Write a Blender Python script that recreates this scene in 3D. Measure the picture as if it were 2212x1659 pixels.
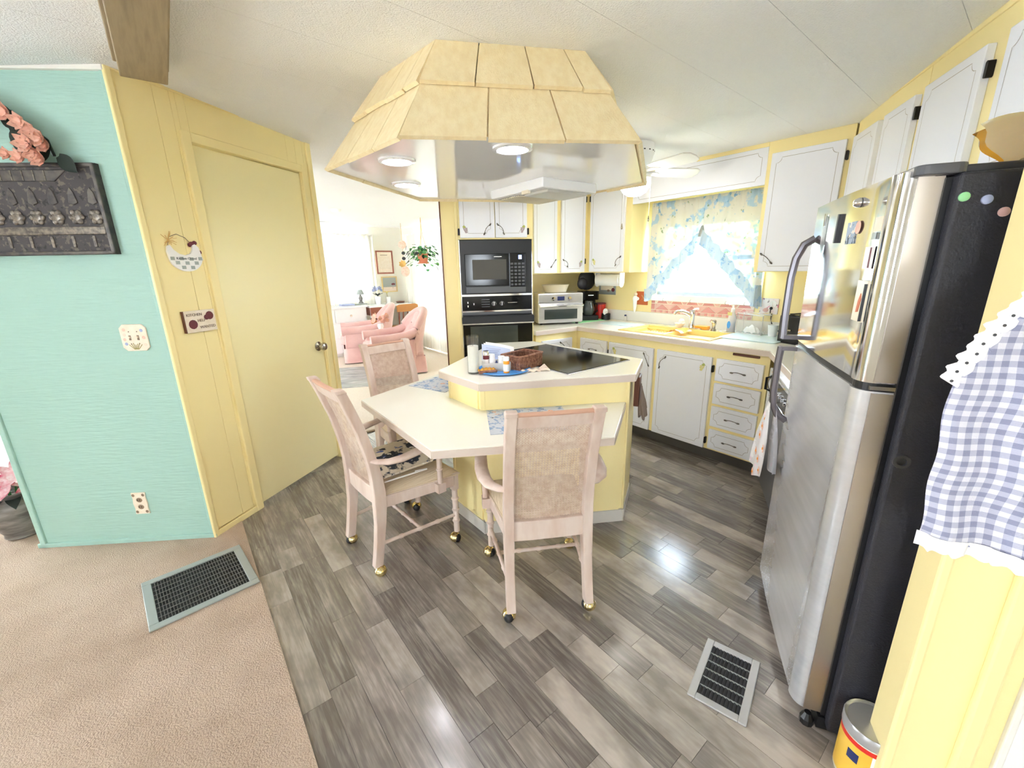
import bpy, bmesh, math, random
from mathutils import Vector, Matrix, noise
random.seed(7)
for o in list(bpy.data.objects): bpy.data.objects.remove(o)
SC = bpy.context.scene
COL = SC.collection
R = math.radians
PI = math.pi
# ---------------------------------------------------------------- camera
EYE = 1.45
CAM_RIGHT = Vector((0.99979694, 0.0, -0.01941579))
_up = Vector((-0.01941579, -0.96329675, -0.2677357))      # world up in (right, down, forward)
_rt = Vector((0.99979694, -0.02015147, 0.0))
_fw = _rt.cross(_up) * -1 if _rt.cross(_up).z < 0 else _rt.cross(_up)
cx_ = Vector((_rt.x, _fw.x, _up.x)); cy_ = -Vector((_rt.y, _fw.y, _up.y)); cz_ = -Vector((_rt.z, _fw.z, _up.z))
cam_d = bpy.data.cameras.new('camera'); cam = bpy.data.objects.new('camera', cam_d); COL.objects.link(cam)
m = Matrix(((cx_.x, cy_.x, cz_.x), (cx_.y, cy_.y, cz_.y), (cx_.z, cy_.z, cz_.z))).to_4x4()
m.translation = (0, 0, EYE)
cam.matrix_world = m
cam_d.sensor_width = 36; cam_d.sensor_fit = 'HORIZONTAL'; cam_d.lens = 36 * 910 / 2212
cam_d.clip_start = 0.02; cam_d.clip_end = 200
SC.camera = cam
# ---------------------------------------------------------------- world, exposure
W = bpy.data.worlds.new('overcast_sky'); SC.world = W; W.use_nodes = True
bg = W.node_tree.nodes['Background']; bg.inputs[0].default_value = (0.84, 0.92, 1.0, 1); bg.inputs[1].default_value = 13.0
SC.view_settings.view_transform = 'Standard'; SC.view_settings.look = 'None'
SC.view_settings.gamma = 1; SC.view_settings.use_curve_mapping = False
SC.view_settings.exposure = 1.55
SC.cycles.use_light_tree = False; SC.cycles.max_bounces = 8; SC.cycles.diffuse_bounces = 6
# ---------------------------------------------------------------- materials
def lin(c):
    if isinstance(c, str): c = tuple(int(c[i:i+2], 16) / 255 for i in (0, 2, 4))
    return tuple(x / 12.92 if x <= 0.04045 else ((x + 0.055) / 1.055) ** 2.4 for x in c[:3]) + (1.0,)
MATS = {}
class NT:
    def __init__(s, mat):
        mat.use_nodes = True; s.t = mat.node_tree; s.b = s.t.nodes['Principled BSDF']
    def n(s, typ, **kw):
        x = s.t.nodes.new(typ)
        for k, v in kw.items():
            if k.startswith('i_'):
                key = k[2:]; key = int(key) if key.isdigit() else key.replace('_', ' ')
                x.inputs[key].default_value = v
            else: setattr(x, k, v)
        return x
    def l(s, a, b): s.t.links.new(a, b)
    def math(s, op, a, b=None):
        x = s.n('ShaderNodeMath', operation=op)
        for i, q in enumerate((a, b)):
            if q is None: continue
            if isinstance(q, (int, float)): x.inputs[i].default_value = q
            else: s.l(q, x.inputs[i])
        return x.outputs[0]
    def mix(s, f, a, b):
        x = s.n('ShaderNodeMix', data_type='RGBA')
        for k, q in ((0, f), (6, a), (7, b)):
            if hasattr(q, 'is_linked') or hasattr(q, 'links'): s.l(q, x.inputs[k])
            else: x.inputs[k].default_value = q
        return x.outputs[2]
    def coord(s, kind='Object', scale=(1, 1, 1), rot=(0, 0, 0)):
        c = s.n('ShaderNodeTexCoord'); mp = s.n('ShaderNodeMapping')
        mp.inputs['Scale'].default_value = scale; mp.inputs['Rotation'].default_value = rot
        s.l(c.outputs[kind], mp.inputs[0]); return mp.outputs[0]
    def noise(s, vec, scale, detail=3, rough=.55):
        x = s.n('ShaderNodeTexNoise'); x.inputs['Scale'].default_value = scale; x.inputs['Detail'].default_value = detail
        x.inputs['Roughness'].default_value = rough
        if vec is not None: s.l(vec, x.inputs['Vector'])
        return x.outputs['Fac']
    def ramp(s, fac, stops, interp='LINEAR'):
        x = s.n('ShaderNodeValToRGB'); e = x.color_ramp; e.interpolation = interp
        while len(e.elements) < len(stops): e.elements.new(.5)
        for el, (p, c) in zip(e.elements, stops):
            el.position = p; el.color = c if len(c) == 4 else lin(c)
        s.l(fac, x.inputs[0]); return x.outputs[0]
    def bump(s, h, strength=.2, dist=.01):
        x = s.n('ShaderNodeBump'); x.inputs['Strength'].default_value = strength; x.inputs['Distance'].default_value = dist
        s.l(h, x.inputs['Height']); s.l(x.outputs[0], s.b.inputs['Normal'])
def mk(name, col, rough=.5, metal=0, col2=None, nscale=8, stretch=(1, 1, 1), bump=None, trans=0, ior=1.45, emit=None, alpha=1, coat=0, spec=None, sheen=0, thr=(.35, .65)):
    if name in MATS: return MATS[name]
    mt = bpy.data.materials.new(name); t = NT(mt); b = t.b
    b.inputs['Base Color'].default_value = lin(col); b.inputs['Roughness'].default_value = rough
    b.inputs['Metallic'].default_value = metal; b.inputs['IOR'].default_value = ior
    b.inputs['Transmission Weight'].default_value = trans; b.inputs['Alpha'].default_value = alpha
    b.inputs['Coat Weight'].default_value = coat
    if sheen: b.inputs['Sheen Weight'].default_value = sheen
    if spec is not None: b.inputs['Specular IOR Level'].default_value = spec
    if col2:
        f = t.noise(t.coord('Object', stretch), nscale)
        t.l(t.ramp(f, [(thr[0], col), (thr[1], col2)]), b.inputs['Base Color'])
    if bump: t.bump(t.noise(t.coord('Object', bump[2] if len(bump) > 2 else (1, 1, 1)), bump[0], 2), bump[1])
    if emit:
        b.inputs['Emission Color'].default_value = lin(emit[0]); b.inputs['Emission Strength'].default_value = emit[1]
    MATS[name] = mt; return mt
# paints and surfaces
mk('yellow_paint', 'FAE9AC', .42)
mk('yellow_wall', 'FAE8AA', .45)
mk('yellow_door', 'F9EDB8', .32)
mk('yellow_shingle', 'F2E1B8', .6, col2='EBD6A8', nscale=9, stretch=(4, 4, .6), bump=(30, .25, (6, 6, .6)))
mk('teal_paint', 'A6CABF', .5, bump=(26, .35, (.35, 1, 3.5)))
mk('ceiling_stipple', 'F0F1F2', .75, bump=(150, .5))
mk('white_trim', 'ECE9E2', .4)
mk('cream_wall', 'E8E4D6', .6)
mk('cabinet_white', 'EFF1FA', .26)
mk('door_edge', 'CDBFAE', .5)
mk('line_brown', 'A49C96', .5)
mk('antique_metal', '4A4644', .35, .7, col2='8E8A86', nscale=60)
mk('hinge_black', '1F1E20', .4, .5)
mk('counter_white', 'F3F1E5', .14)
mk('counter_edge', 'D8C9BD', .4)
mk('toe_kick', '4E4A46', .6)
mk('base_vinyl', 'D3CEC6', .45)
mk('chair_wood', 'DCCABE', .4, col2='C6AA9A', nscale=14, stretch=(1, 1, .25), thr=(.4, .75))
mk('cane', 'D8C6B4', .6, col2='C4AA96', nscale=40)
mk('cane_worn', 'CFA48C', .5)
mk('brass', 'E6D39A', .12, 1)
mk('chrome', 'E8E8EA', .08, 1)
mk('nickel', 'B9B3A8', .22, 1)
mk('steel_mirror', 'D8D8DA', .09, 1)
mk('steel', 'DCDCE0', .24, .6, col2='D2D2D6', nscale=3, stretch=(1, 1, 8))
mk('steel_side', 'B6ADA3', .38, 1)
mk('handle_grey', '77747A', .3, .8)
mk('fridge_black', '2C2C34', .5, bump=(220, .25))
mk('black_gloss', '0B0B0D', .10, spec=.35)
mk('black_plastic', '1B1B1E', .35)
mk('dark_grey', '3A3A3E', .4)
mk('grey_panel', '55565A', .3)
mk('oven_window', '3B4240', .08, coat=.6)
mk('micro_window', '5A5854', .45, spec=.2)
mk('white_plastic', 'F3F3F3', .35)
mk('window_metal', 'A7AEBB', .4, .3)
mk('white_gloss', 'F7F7F8', .12, coat=.5)
mk('cream_plastic', 'E9DFC8', .4)
mk('sink_gold', 'F0D78C', .18, coat=.6)
mk('frosted', 'F2F0EA', .35, trans=.55, ior=1.2)
mk('clear_plastic', 'FFFFFF', .12, trans=.85, ior=1.15)
mk('wax', 'F4F1EA', .5)
mk('paper', 'F6F5F4', .7)
mk('paper_blue', 'C9D6EE', .6)
mk('wicker', '7A4A38', .55, col2='A97B62', nscale=70, bump=(90, .5))
mk('blue_plate', '4B9BE6', .25)
mk('orange_plastic', 'F59A2A', .3)
mk('red', 'D8342C', .3)
mk('label_yellow', 'E8B640', .35, col2='EFC75A', nscale=6)
mk('maroon', '6B2A33', .5)
mk('green_mat', '9ADBA0', .4)
mk('aqua_mat', 'D8EEF2', .2)
mk('grape_purple', 'B7A7AE', .5)
mk('grape_yellow', 'DDD48E', .5)
mk('leaf_print', 'AEB86A', .5)
mk('towel_taupe', '8E7F76', .9, bump=(120, .4))
mk('towel_rack_brown', '6B3F2E', .45)
mk('copper', 'C4673B', .4)
mk('terracotta', 'D07B5A', .7)
mk('leaf_green', '3F8A4C', .45)
mk('leaf_dark', '24302A', .5)
mk('leaf_light', '6FB268', .45)
mk('pink_velvet', 'DDB4AE', .8, col2='D3A6A0', nscale=5, sheen=.4)
mk('peach', 'F2B39C', .6, col2='E08468', nscale=30)
mk('peach_pale', 'F3CDBB', .6, col2='E9B4A0', nscale=40)
mk('lily', 'F5E6E6', .5, col2='CF3F66', nscale=18)
mk('urn', '5A5450', .35, col2='8F8A84', nscale=7, stretch=(1, 1, 4), bump=(12, .4, (1, 1, 5)))
mk('relief_bronze', '4C4A4D', .4, .55, col2='6A655F', nscale=25)
mk('relief_high', '8E857A', .35, .6, col2='5C5753', nscale=60)
mk('ivory', 'F0E4D2', .4, col2='EADAC4', nscale=30)
mk('brown_detail', '8A7560', .5)
mk('olive', 'A79A55', .5)
mk('lavender', 'A9B2D2', .5)
mk('vent_grey', 'A3A9A6', .4, .3)
mk('vent_steel', 'C6C6C8', .3, .6)
mk('vent_dark', '151516', .6)
mk('vent_bar', '6E6C68', .5)
mk('wood_orange', 'C98A4F', .4)
mk('wood_mahogany', '9A5A46', .35)
mk('gold_frame', 'D9BE86', .35, .3)
mk('sand', 'E9D8C8', .7)
mk('straw', 'D9B06A', .8)
mk('seat_fabric', 'DCC9AE', .85, bump=(6, .5, (40, 1, 1)))
mk('bulb', 'FFFFFF', .3, emit=('F8F6FF', 46))
mk('globe_glass', 'FFFFFF', .25, emit=('FFFAF0', 11))
mk('display_blue', '5B8BFF', .3, emit=('8FB4FF', 2.2))
mk('display_dark', '2A3566', .3)
mk('soap_blue', '1F66D8', .12)
mk('tile_pink', 'E2BDB4', .4, col2='DDB0A6', nscale=12)
mk('tile_pink_dark', 'D79A93', .4, col2='D08F88', nscale=12)
mk('grout', 'EDE3D2', .7)
mk('fan_white', 'F4F5F6', .3)
mk('orange_glow', 'F0A23C', .3)
mk('cord', '3B3030', .5)
mk('rug', 'C9C9C6', .9, col2='8E9294', nscale=4, stretch=(1, 4, 1), bump=(80, .3))
mk('bag_gold', 'D09A32', .25, .2, col2='B57A2E', nscale=7)
mk('bag_clear', 'F1E9C8', .12, trans=.6, ior=1.2)
mk('glove', 'F3EFE6', .6)
mk('skin_paper', 'E9D8C4', .6)
mk('grass_out', 'DDE6C9', .9, col2='C9D9B0', nscale=3)
def thin_glass(name, tint, gl, fac):
    mt = bpy.data.materials.new(name); t = NT(mt); out = t.t.nodes['Material Output']
    tr = t.n('ShaderNodeBsdfTransparent'); tr.inputs[0].default_value = lin(tint); g = t.n('ShaderNodeBsdfGlossy'); g.inputs['Roughness'].default_value = gl
    mx = t.n('ShaderNodeMixShader'); mx.inputs[0].default_value = fac
    t.l(tr.outputs[0], mx.inputs[1]); t.l(g.outputs[0], mx.inputs[2]); t.l(mx.outputs[0], out.inputs[0]); MATS[name] = mt
thin_glass('pane_glass', 'F8FBFF', .02, .05)
thin_glass('glass', 'FAFBFA', .03, .06)
def carpet():
    mt = bpy.data.materials.new('carpet'); t = NT(mt)
    big = t.noise(t.coord('Object'), 2.2, 4); fine = t.noise(t.coord('Object'), 160, 2)
    c = t.ramp(big, [(.3, 'AE9884'), (.55, 'C3AE9B'), (.75, 'CBB5A3')])
    c = t.mix(t.math('MULTIPLY', fine, .35), c, lin('A8917B'))
    t.l(c, t.b.inputs['Base Color']); t.b.inputs['Roughness'].default_value = .95
    t.bump(fine, .6, .02); MATS['carpet'] = mt
carpet()
def carpet_pale():
    mt = bpy.data.materials.new('carpet_pale'); t = NT(mt)
    fine = t.noise(t.coord('Object'), 120, 2)
    t.l(t.ramp(fine, [(.3, 'D9CCBC'), (.7, 'E6DCCF')]), t.b.inputs['Base Color']); t.b.inputs['Roughness'].default_value = .95
    t.bump(fine, .4, .01); MATS['carpet_pale'] = mt
carpet_pale()
def plank_mat(name, island):
    mt = bpy.data.materials.new(name); t = NT(mt)
    g = t.n('ShaderNodeNewGeometry')
    rnd = g.outputs['Random Per Island'] if island else t.n('ShaderNodeObjectInfo').outputs['Random']
    mp = t.n('ShaderNodeMapping'); mp.inputs['Rotation'].default_value = (0, 0, R(51.8)); mp.inputs['Scale'].default_value = (1, 1, 1)
    t.l(g.outputs['Position'], mp.inputs[0])
    off = t.n('ShaderNodeVectorMath', operation='ADD'); t.l(mp.outputs[0], off.inputs[0])
    cmb = t.n('ShaderNodeCombineXYZ'); t.l(t.math('MULTIPLY', rnd, 37.0), cmb.inputs[0]); t.l(t.math('MULTIPLY', rnd, 91.0), cmb.inputs[1])
    t.l(cmb.outputs[0], off.inputs[1])
    m2 = t.n('ShaderNodeMapping'); m2.inputs['Scale'].default_value = (1.6, 22, 1); t.l(off.outputs[0], m2.inputs[0])
    grain = t.noise(m2.outputs[0], 3.0, 3, .65)
    m3 = t.n('ShaderNodeMapping'); m3.inputs['Scale'].default_value = (3, 7, 1); t.l(off.outputs[0], m3.inputs[0])
    blot = t.noise(m3.outputs[0], 1.6, 3, .6)
    base = t.ramp(rnd, [(0, '6B645F'), (.15, '8F867E'), (.30, '7A726C'), (.46, '9C938B'), (.60, 'B0A69D'), (.74, '837A74'), (.85, 'BDB2A8'), (.94, '655E59')], 'CONSTANT')
    c = t.mix(t.ramp(grain, [(.42, (0, 0, 0, 1)), (.72, (.5, .5, .5, 1))]), base, lin('C6BDB4'))
    c = t.mix(t.ramp(blot, [(.36, (.55, .55, .55, 1)), (.60, (0, 0, 0, 1))]), c, lin('625B56'))
    t.l(c, t.b.inputs['Base Color'])
    t.l(t.ramp(grain, [(.3, (.15, .15, .15, 1)), (.7, (.26, .26, .26, 1))]), t.b.inputs['Roughness'])
    t.b.inputs['Coat Weight'].default_value = 1.0; t.b.inputs['Coat Roughness'].default_value = .17; MATS[name] = mt
plank_mat('plank', False); plank_mat('plank_joined', True)
def beam_mat():
    mt = bpy.data.materials.new('beam_wood'); t = NT(mt)
    f = t.noise(t.coord('Object', (14, 1.1, 14)), 3, 5, .6)
    t.l(t.ramp(f, [(.3, '8A795F'), (.55, 'A08D6E'), (.75, '937F63')]), t.b.inputs['Base Color']); t.b.inputs['Roughness'].default_value = .55
    MATS['beam_wood'] = mt
beam_mat()
def gingham():
    mt = bpy.data.materials.new('gingham'); t = NT(mt)
    c = t.n('ShaderNodeTexCoord'); s = t.n('ShaderNodeSeparateXYZ'); t.l(c.outputs['UV'], s.inputs[0])
    k = []
    for ax in (0, 1):
        f = t.math('FRACT', t.math('MULTIPLY', s.outputs[ax], 1.0))
        k.append(t.math('GREATER_THAN', f, .5))
    a = t.math('MULTIPLY', t.math('ADD', k[0], k[1]), .5)
    t.l(t.ramp(a, [(0, 'E4E3EA'), (.4, 'BDBED0'), (.9, '9295B2')], 'CONSTANT'), t.b.inputs['Base Color'])
    t.b.inputs['Roughness'].default_value = .9; t.bump(t.noise(t.coord('Object'), 400, 2), .25); MATS['gingham'] = mt
gingham()
def print_mat(name, base, blots, scale=14, translucent=0.0, clear=0.0):
    mt = bpy.data.materials.new(name); t = NT(mt); col = lin(base)
    cur = None
    for i, (c, lo, sc) in enumerate(blots):
        f = t.noise(t.coord('Object', (1, 1, 1), (i * .7, i * 1.3, i * 2.1)), scale * sc, 3, .6)
        k = t.ramp(f, [(lo, (0, 0, 0, 1)), (lo + .05, (1, 1, 1, 1))])
        cur = t.mix(k, col if cur is None else cur, lin(c))
    if cur is None: cur = t.n('ShaderNodeRGB').outputs[0]; cur.default_value = col
    t.l(cur, t.b.inputs['Base Color']); t.b.inputs['Roughness'].default_value = .85
    if translucent:
        tr = t.n('ShaderNodeBsdfTranslucent'); t.l(cur, tr.inputs[0]); mx = t.n('ShaderNodeMixShader'); mx.inputs[0].default_value = translucent
        out = t.t.nodes['Material Output']
        t.l(t.b.outputs[0], mx.inputs[1]); t.l(tr.outputs[0], mx.inputs[2]); t.l(mx.outputs[0], out.inputs[0])
        if clear:
            tp = t.n('ShaderNodeBsdfTransparent'); m2 = t.n('ShaderNodeMixShader'); m2.inputs[0].default_value = clear
            t.l(mx.outputs[0], m2.inputs[1]); t.l(tp.outputs[0], m2.inputs[2]); t.l(m2.outputs[0], out.inputs[0])
    MATS[name] = mt
print_mat('valance_print', 'D9D6CE', [('A9C4DC', .54, .7), ('7CA8D2', .62, 1.1), ('8E9E7C', .64, 1.6)], 12, .025, .03)
print_mat('ruffle_print', 'BFD0DE', [('9FBFDD', .55, 1), ('7FA6D0', .63, 1.3)], 14, .03)
print_mat('sheer_curtain', 'EFECE2', [], 10, .045)
print_mat('pillow_print', 'D9CDB9', [('2F3440', .5, .8), ('4A5FA0', .62, 1.2), ('EDE9E2', .64, 1.5)], 16)
print_mat('placemat_print', 'CBD0D8', [('8FA6C6', .52, 1), ('E3A37C', .64, .8), ('5B6670', .66, 1.7), ('EDEBE4', .66, 1.2)], 22)
print_mat('daisy_towel', 'DAD8D8', [('EFEDEE', .55, 1.0), ('E7D3DB', .63, .8)], 14)
print_mat('photo_print', 'A9B6C6', [('5B6470', .55, 1), ('E9E2D6', .58, 1.4)], 30)
print_mat('floral_plate', 'EDE3DF', [('E79AAE', .58, 1), ('7E6A6C', .63, 1.3), ('B8CBA0', .67, 1.6)], 22)
print_mat('bronze_patina', '4F4C4E', [('6E6861', .55, 1), ('3A383B', .6, .6)], 40)
# ---------------------------------------------------------------- mesh builder
class B:
    def __init__(s): s.v = []; s.f = []; s.uv = None
    def _a(s, vs, fs):
        k = len(s.v); s.v += [tuple(p) for p in vs]; s.f += [tuple(i + k for i in f) for f in fs]; return s
    def box(s, x0, x1, y0, y1, z0, z1):
        return s._a([(x0,y0,z0),(x1,y0,z0),(x1,y1,z0),(x0,y1,z0),(x0,y0,z1),(x1,y0,z1),(x1,y1,z1),(x0,y1,z1)],
                    [(0,3,2,1),(4,5,6,7),(0,1,5,4),(1,2,6,5),(2,3,7,6),(3,0,4,7)])
    def prism(s, poly, z0, z1, top=None):
        n = len(poly); t = top or poly
        return s._a([(x,y,z0) for x,y in poly] + [(x,y,z1) for x,y in t],
                    [tuple(range(n-1,-1,-1)), tuple(range(n,2*n))] + [(i,(i+1)%n,n+(i+1)%n,n+i) for i in range(n)])
    def prismy(s, poly, y0, y1):
        n = len(poly)
        return s._a([(x,y0,z) for x,z in poly] + [(x,y1,z) for x,z in poly],
                    [tuple(range(n)), tuple(range(2*n-1,n-1,-1))] + [(i,n+i,n+(i+1)%n,(i+1)%n) for i in range(n)])
    def ring(s, pts, rs, n=8, caps=True, closed=False, flat=1.0, ref=None):
        P = [Vector(p) for p in pts]; m_ = len(P)
        if not hasattr(rs, '__len__'): rs = [rs] * m_
        V = []; up = Vector(ref) if ref else Vector((0, 0, 1))
        for i, p in enumerate(P):
            a = P[(i-1) % m_] if (closed or i > 0) else p; c = P[(i+1) % m_] if (closed or i < m_-1) else p
            d = (c - a)
            d = d.normalized() if d.length > 1e-9 else Vector((0, 0, 1))
            u = up
            if abs(d.dot(u)) > .95: u = Vector((1, 0, 0)) if abs(d.x) < .9 else Vector((0, 1, 0))
            x = d.cross(u).normalized(); y = x.cross(d).normalized()
            for k in range(n):
                an = 2 * PI * k / n + (PI / 4 if n == 4 else 0)
                V.append(p + x * (math.cos(an) * rs[i]) + y * (math.sin(an) * rs[i] * flat))
        F = []
        for i in range(m_ if closed else m_-1):
            j = (i + 1) % m_
            for k in range(n): F.append((i*n+k, i*n+(k+1) % n, j*n+(k+1) % n, j*n+k))
        if caps and not closed: F += [tuple(range(n-1,-1,-1)), tuple((m_-1)*n+k for k in range(n))]
        return s._a(V, F)
    tube = ring
    def lathe(s, prof, n=16, o=(0,0,0), sx=1, sy=1):
        V = []; F = []; m_ = len(prof)
        for r, z in prof:
            for k in range(n): V.append((o[0]+sx*r*math.cos(2*PI*k/n), o[1]+sy*r*math.sin(2*PI*k/n), o[2]+z))
        for i in range(m_-1):
            for k in range(n): F.append((i*n+k, i*n+(k+1)%n, (i+1)*n+(k+1)%n, (i+1)*n+k))
        if prof[0][0] > 1e-6: F.append(tuple(range(n-1,-1,-1)))
        if prof[-1][0] > 1e-6: F.append(tuple((m_-1)*n+k for k in range(n)))
        return s._a(V, F)
    def ball(s, c, r, n=10, m_=6):
        if not hasattr(r, '__len__'): r = (r, r, r)
        prof = [(max(1e-4, math.sin(PI*i/m_)), -math.cos(PI*i/m_)) for i in range(m_+1)]
        k = len(s.v); s.lathe(prof, n)
        for i in range(k, len(s.v)):
            x, y, z = s.v[i]; s.v[i] = (c[0]+x*r[0], c[1]+y*r[1], c[2]+z*r[2])
        return s
    def grid(s, fn, nu, nv):
        V = [fn(i/nu, j/nv) for j in range(nv+1) for i in range(nu+1)]
        F = [(j*(nu+1)+i, j*(nu+1)+i+1, (j+1)*(nu+1)+i+1, (j+1)*(nu+1)+i) for j in range(nv) for i in range(nu)]
        return s._a(V, F)
    def quad(s, *p): return s._a(p, [tuple(range(len(p)))])
    def rrect(s, x0, x1, y0, y1, z0, z1, r, axis='z', n=4):
        a0, a1, b0, b1, c0, c1 = {'z': (x0,x1,y0,y1,z0,z1), 'y': (x0,x1,z0,z1,y0,y1)}[axis]
        P = []
        for (cx, cy, st) in ((a1-r,b0+r,-90),(a1-r,b1-r,0),(a0+r,b1-r,90),(a0+r,b0+r,180)):
            for k in range(n+1):
                an = R(st + 90*k/n); P.append((cx+r*math.cos(an), cy+r*math.sin(an)))
        return s.prism(P, c0, c1) if axis == 'z' else s.prismy(P, c0, c1)
    def xf(s, mtx, start=0):
        for i in range(start, len(s.v)): s.v[i] = tuple(mtx @ Vector(s.v[i]))
        return s
    def mesh(s, name, mat, smooth=False, fix=True):
        me = bpy.data.meshes.new(name); me.from_pydata(s.v, [], s.f)
        if fix:
            bm = bmesh.new(); bm.from_mesh(me); bmesh.ops.recalc_face_normals(bm, faces=bm.faces); bm.to_mesh(me); bm.free()
        me.materials.append(MATS[mat] if isinstance(mat, str) else mat)
        if smooth:
            me.polygons.foreach_set('use_smooth', [True] * len(me.polygons))
            try: me.set_sharp_from_angle(angle=R(42))
            except Exception: pass
        return me
    def to(s, name, mat, parent=None, smooth=False, bevel=0, loc=(0,0,0), rot=(0,0,0), fix=True):
        o = bpy.data.objects.new(name, s.mesh(name, mat, smooth, fix)); COL.objects.link(o)
        o.location = loc; o.rotation_euler = rot
        if parent: o.parent = parent
        if bevel:
            b = o.modifiers.new('bevel', 'BEVEL'); b.width = bevel; b.segments = 2; b.limit_method = 'ANGLE'; b.angle_limit = R(40)
        return o
class Fr:
    def __init__(s, o, rot): s.o = Vector((o[0], o[1])); s.r = R(rot); s.x = Vector((math.cos(s.r), math.sin(s.r))); s.y = Vector((-s.x.y, s.x.x))
    def w(s, x, y, z=0): p = s.o + s.x * x + s.y * y; return Vector((p.x, p.y, z))
    def inv(s, X, Y): d = Vector((X, Y)) - s.o; return (d.dot(s.x), d.dot(s.y))
HS = Fr((0, 0), 38.2)          # house frame: x = across the ridge (s), y = along the ridge (t)
FS = Fr((1.6575, 2.646), -51.8)     # sink run, y = 0 at the counter front
FO = Fr((.62, 3.956), 33)           # short run between sink run and oven tower
FV = Fr((.185, 3.70), 8)            # oven tower front, right edge at x = 0
FR_ = Fr((1.6575, 2.646), -112)     # right run
FU = Fr((2.0394, 2.7429), -110)     # upper cabinets of the right run
FD = Fr((-1.703, 2.089), 73.4)      # wall with the door
FT = Fr((-1.703, 2.089), 4.2)       # teal wall
FE = Fr((-2.05, 8.54), 38.2)        # end wall of the far room
FW = Fr((-2.05, 8.54), -51.8)       # long wall of the far room
FP = Fr((.96, .80), -22)            # partition beside the fridge
def thing(name, label, cat, fr=None, x=0, y=0, z=0, rot=0, group=None):
    o = bpy.data.objects.new(name, None); COL.objects.link(o); o.empty_display_size = .05
    o.location = fr.w(x, y, z) if fr else (x, y, z)
    o.rotation_euler = (0, 0, (fr.r if fr else 0) + R(rot))
    o['label'] = label; o['category'] = cat
    if group: o['group'] = group
    return o
def struct(o): o['kind'] = 'structure'; return o
def place(o, fr, x=0, y=0, z=0, rot=0):
    o.location = fr.w(x, y, z); o.rotation_euler = (0, 0, fr.r + R(rot)); return o
def tag(o, label, cat, group=None):
    o['label'] = label; o['category'] = cat
    if group: o['group'] = group
    return o
def copy_tree(o, parent=None):
    c = o.copy(); COL.objects.link(c); c.parent = parent
    for ch in list(o.children): copy_tree(ch, c)
    return c
def text(body, size, mat, parent, loc, rot=(PI/2, 0, 0), depth=.0008, name='lettering', align='CENTER'):
    cu = bpy.data.curves.new(name, 'FONT'); cu.body = body; cu.size = size; cu.extrude = depth; cu.align_x = align; cu.align_y = 'CENTER'
    cu.resolution_u = 2
    o = bpy.data.objects.new(name, cu); COL.objects.link(o)
    dg = bpy.context.evaluated_depsgraph_get(); me = bpy.data.meshes.new_from_object(o.evaluated_get(dg))
    bpy.data.objects.remove(o); me.materials.clear(); me.materials.append(MATS[mat])
    o = bpy.data.objects.new(name, me); COL.objects.link(o); o.parent = parent; o.location = loc; o.rotation_euler = rot
    return o
def ceil_z(s): return 2.31 - .03 * abs(s - .15)
# ================================================================ the setting
def wallbox(name, fr, x0, x1, y0, y1, z0, z1, mat, opening=None, par=None):
    b = B()
    if opening:
        a, c, d, e = opening
        for q in ((x0, a, z0, z1), (c, x1, z0, z1), (a, c, z0, d), (a, c, e, z1)):
            if q[1] - q[0] > .002 and q[3] - q[2] > .002: b.box(q[0], q[1], y0, y1, q[2], q[3])
    else: b.box(x0, x1, y0, y1, z0, z1)
    o = b.to(name, mat); place(o, fr)
    return struct(o)
VT0, VT1, VS0 = -4.6, 3.7, .09
# floors
fl = struct(place(B().box(VS0, 3.62, VT0, VT1, -.06, -.004).to('floor', 'toe_kick'), HS))
cp = struct(place(B().box(-3.45, VS0, VT0, 4.4, -.06, .006).to('floor_carpet', 'carpet'), HS))
cp2 = struct(place(B().box(-3.45, VS0, 4.4, 8.0, -.06, .004).box(VS0, 3.67, VT1, 8.0, -.06, .004).to('floor_carpet_far', 'carpet_pale'), HS))
struct(place(B().box(-.25, 1.9, VT1 - .015, VT1 + .015, -.01, .010).to('trim_1', 'beam_wood'), HS))
# vinyl planks
def in_view(X, Y, Z=0):
    c = cam.matrix_world.inverted() @ Vector((X, Y, Z))
    if c.z > -.05: return None
    u = 910 * c.x / -c.z; v = 910 * c.y / -c.z
    return (u, v, -c.z) if abs(u) < 1180 and abs(v) < 900 else None
pw = .098; planks = []
rg = random.Random(3)
row = 0; s = VS0
while s < 3.0:
    t = VT0 + rg.random() * .5
    t0 = VT0
    while t0 < VT1:
        L = rg.choice((.18, .26, .34, .45, .6, .8, .5))
        t1 = min(VT1, t0 + L)
        if VT1 - t1 < .06: t1 = VT1
        planks.append((s, min(s + pw, 3.05), t0, t1)); t0 = t1
    s += pw; row += 1
scored = []
for p in planks:
    best = 0
    for a in (.1, .5, .9):
        for c in (.1, .5, .9):
            q = HS.w(p[0] + (p[1]-p[0])*a, p[2] + (p[3]-p[2])*c)
            iv = in_view(q.x, q.y)
            if iv: best = max(best, (p[1]-p[0]) * (p[3]-p[2]) * 1.45 / iv[2] ** 3)
    scored.append((best, p))
scored.sort(key=lambda q: -q[0])
unit = B().box(0, 1, 0, 1, -.004, 0).mesh('plank', 'plank')
rest = B()
for i, (sc_, p) in enumerate(scored):
    if i < 290 and sc_ > 0:
        o = bpy.data.objects.new('plank', unit); COL.objects.link(o); o.parent = fl
        o.location = (p[0] + .0006, p[2] + .0006, 0); o.scale = (p[1]-p[0]-.0012, p[3]-p[2]-.0012, 1)
    else: rest.box(p[0] + .0006, p[1] - .0006, p[2] + .0006, p[3] - .0006, -.004, 0)
ro = rest.to('plank_field', 'plank_joined', fl, fix=False); ro['kind'] = 'stuff'
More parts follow.
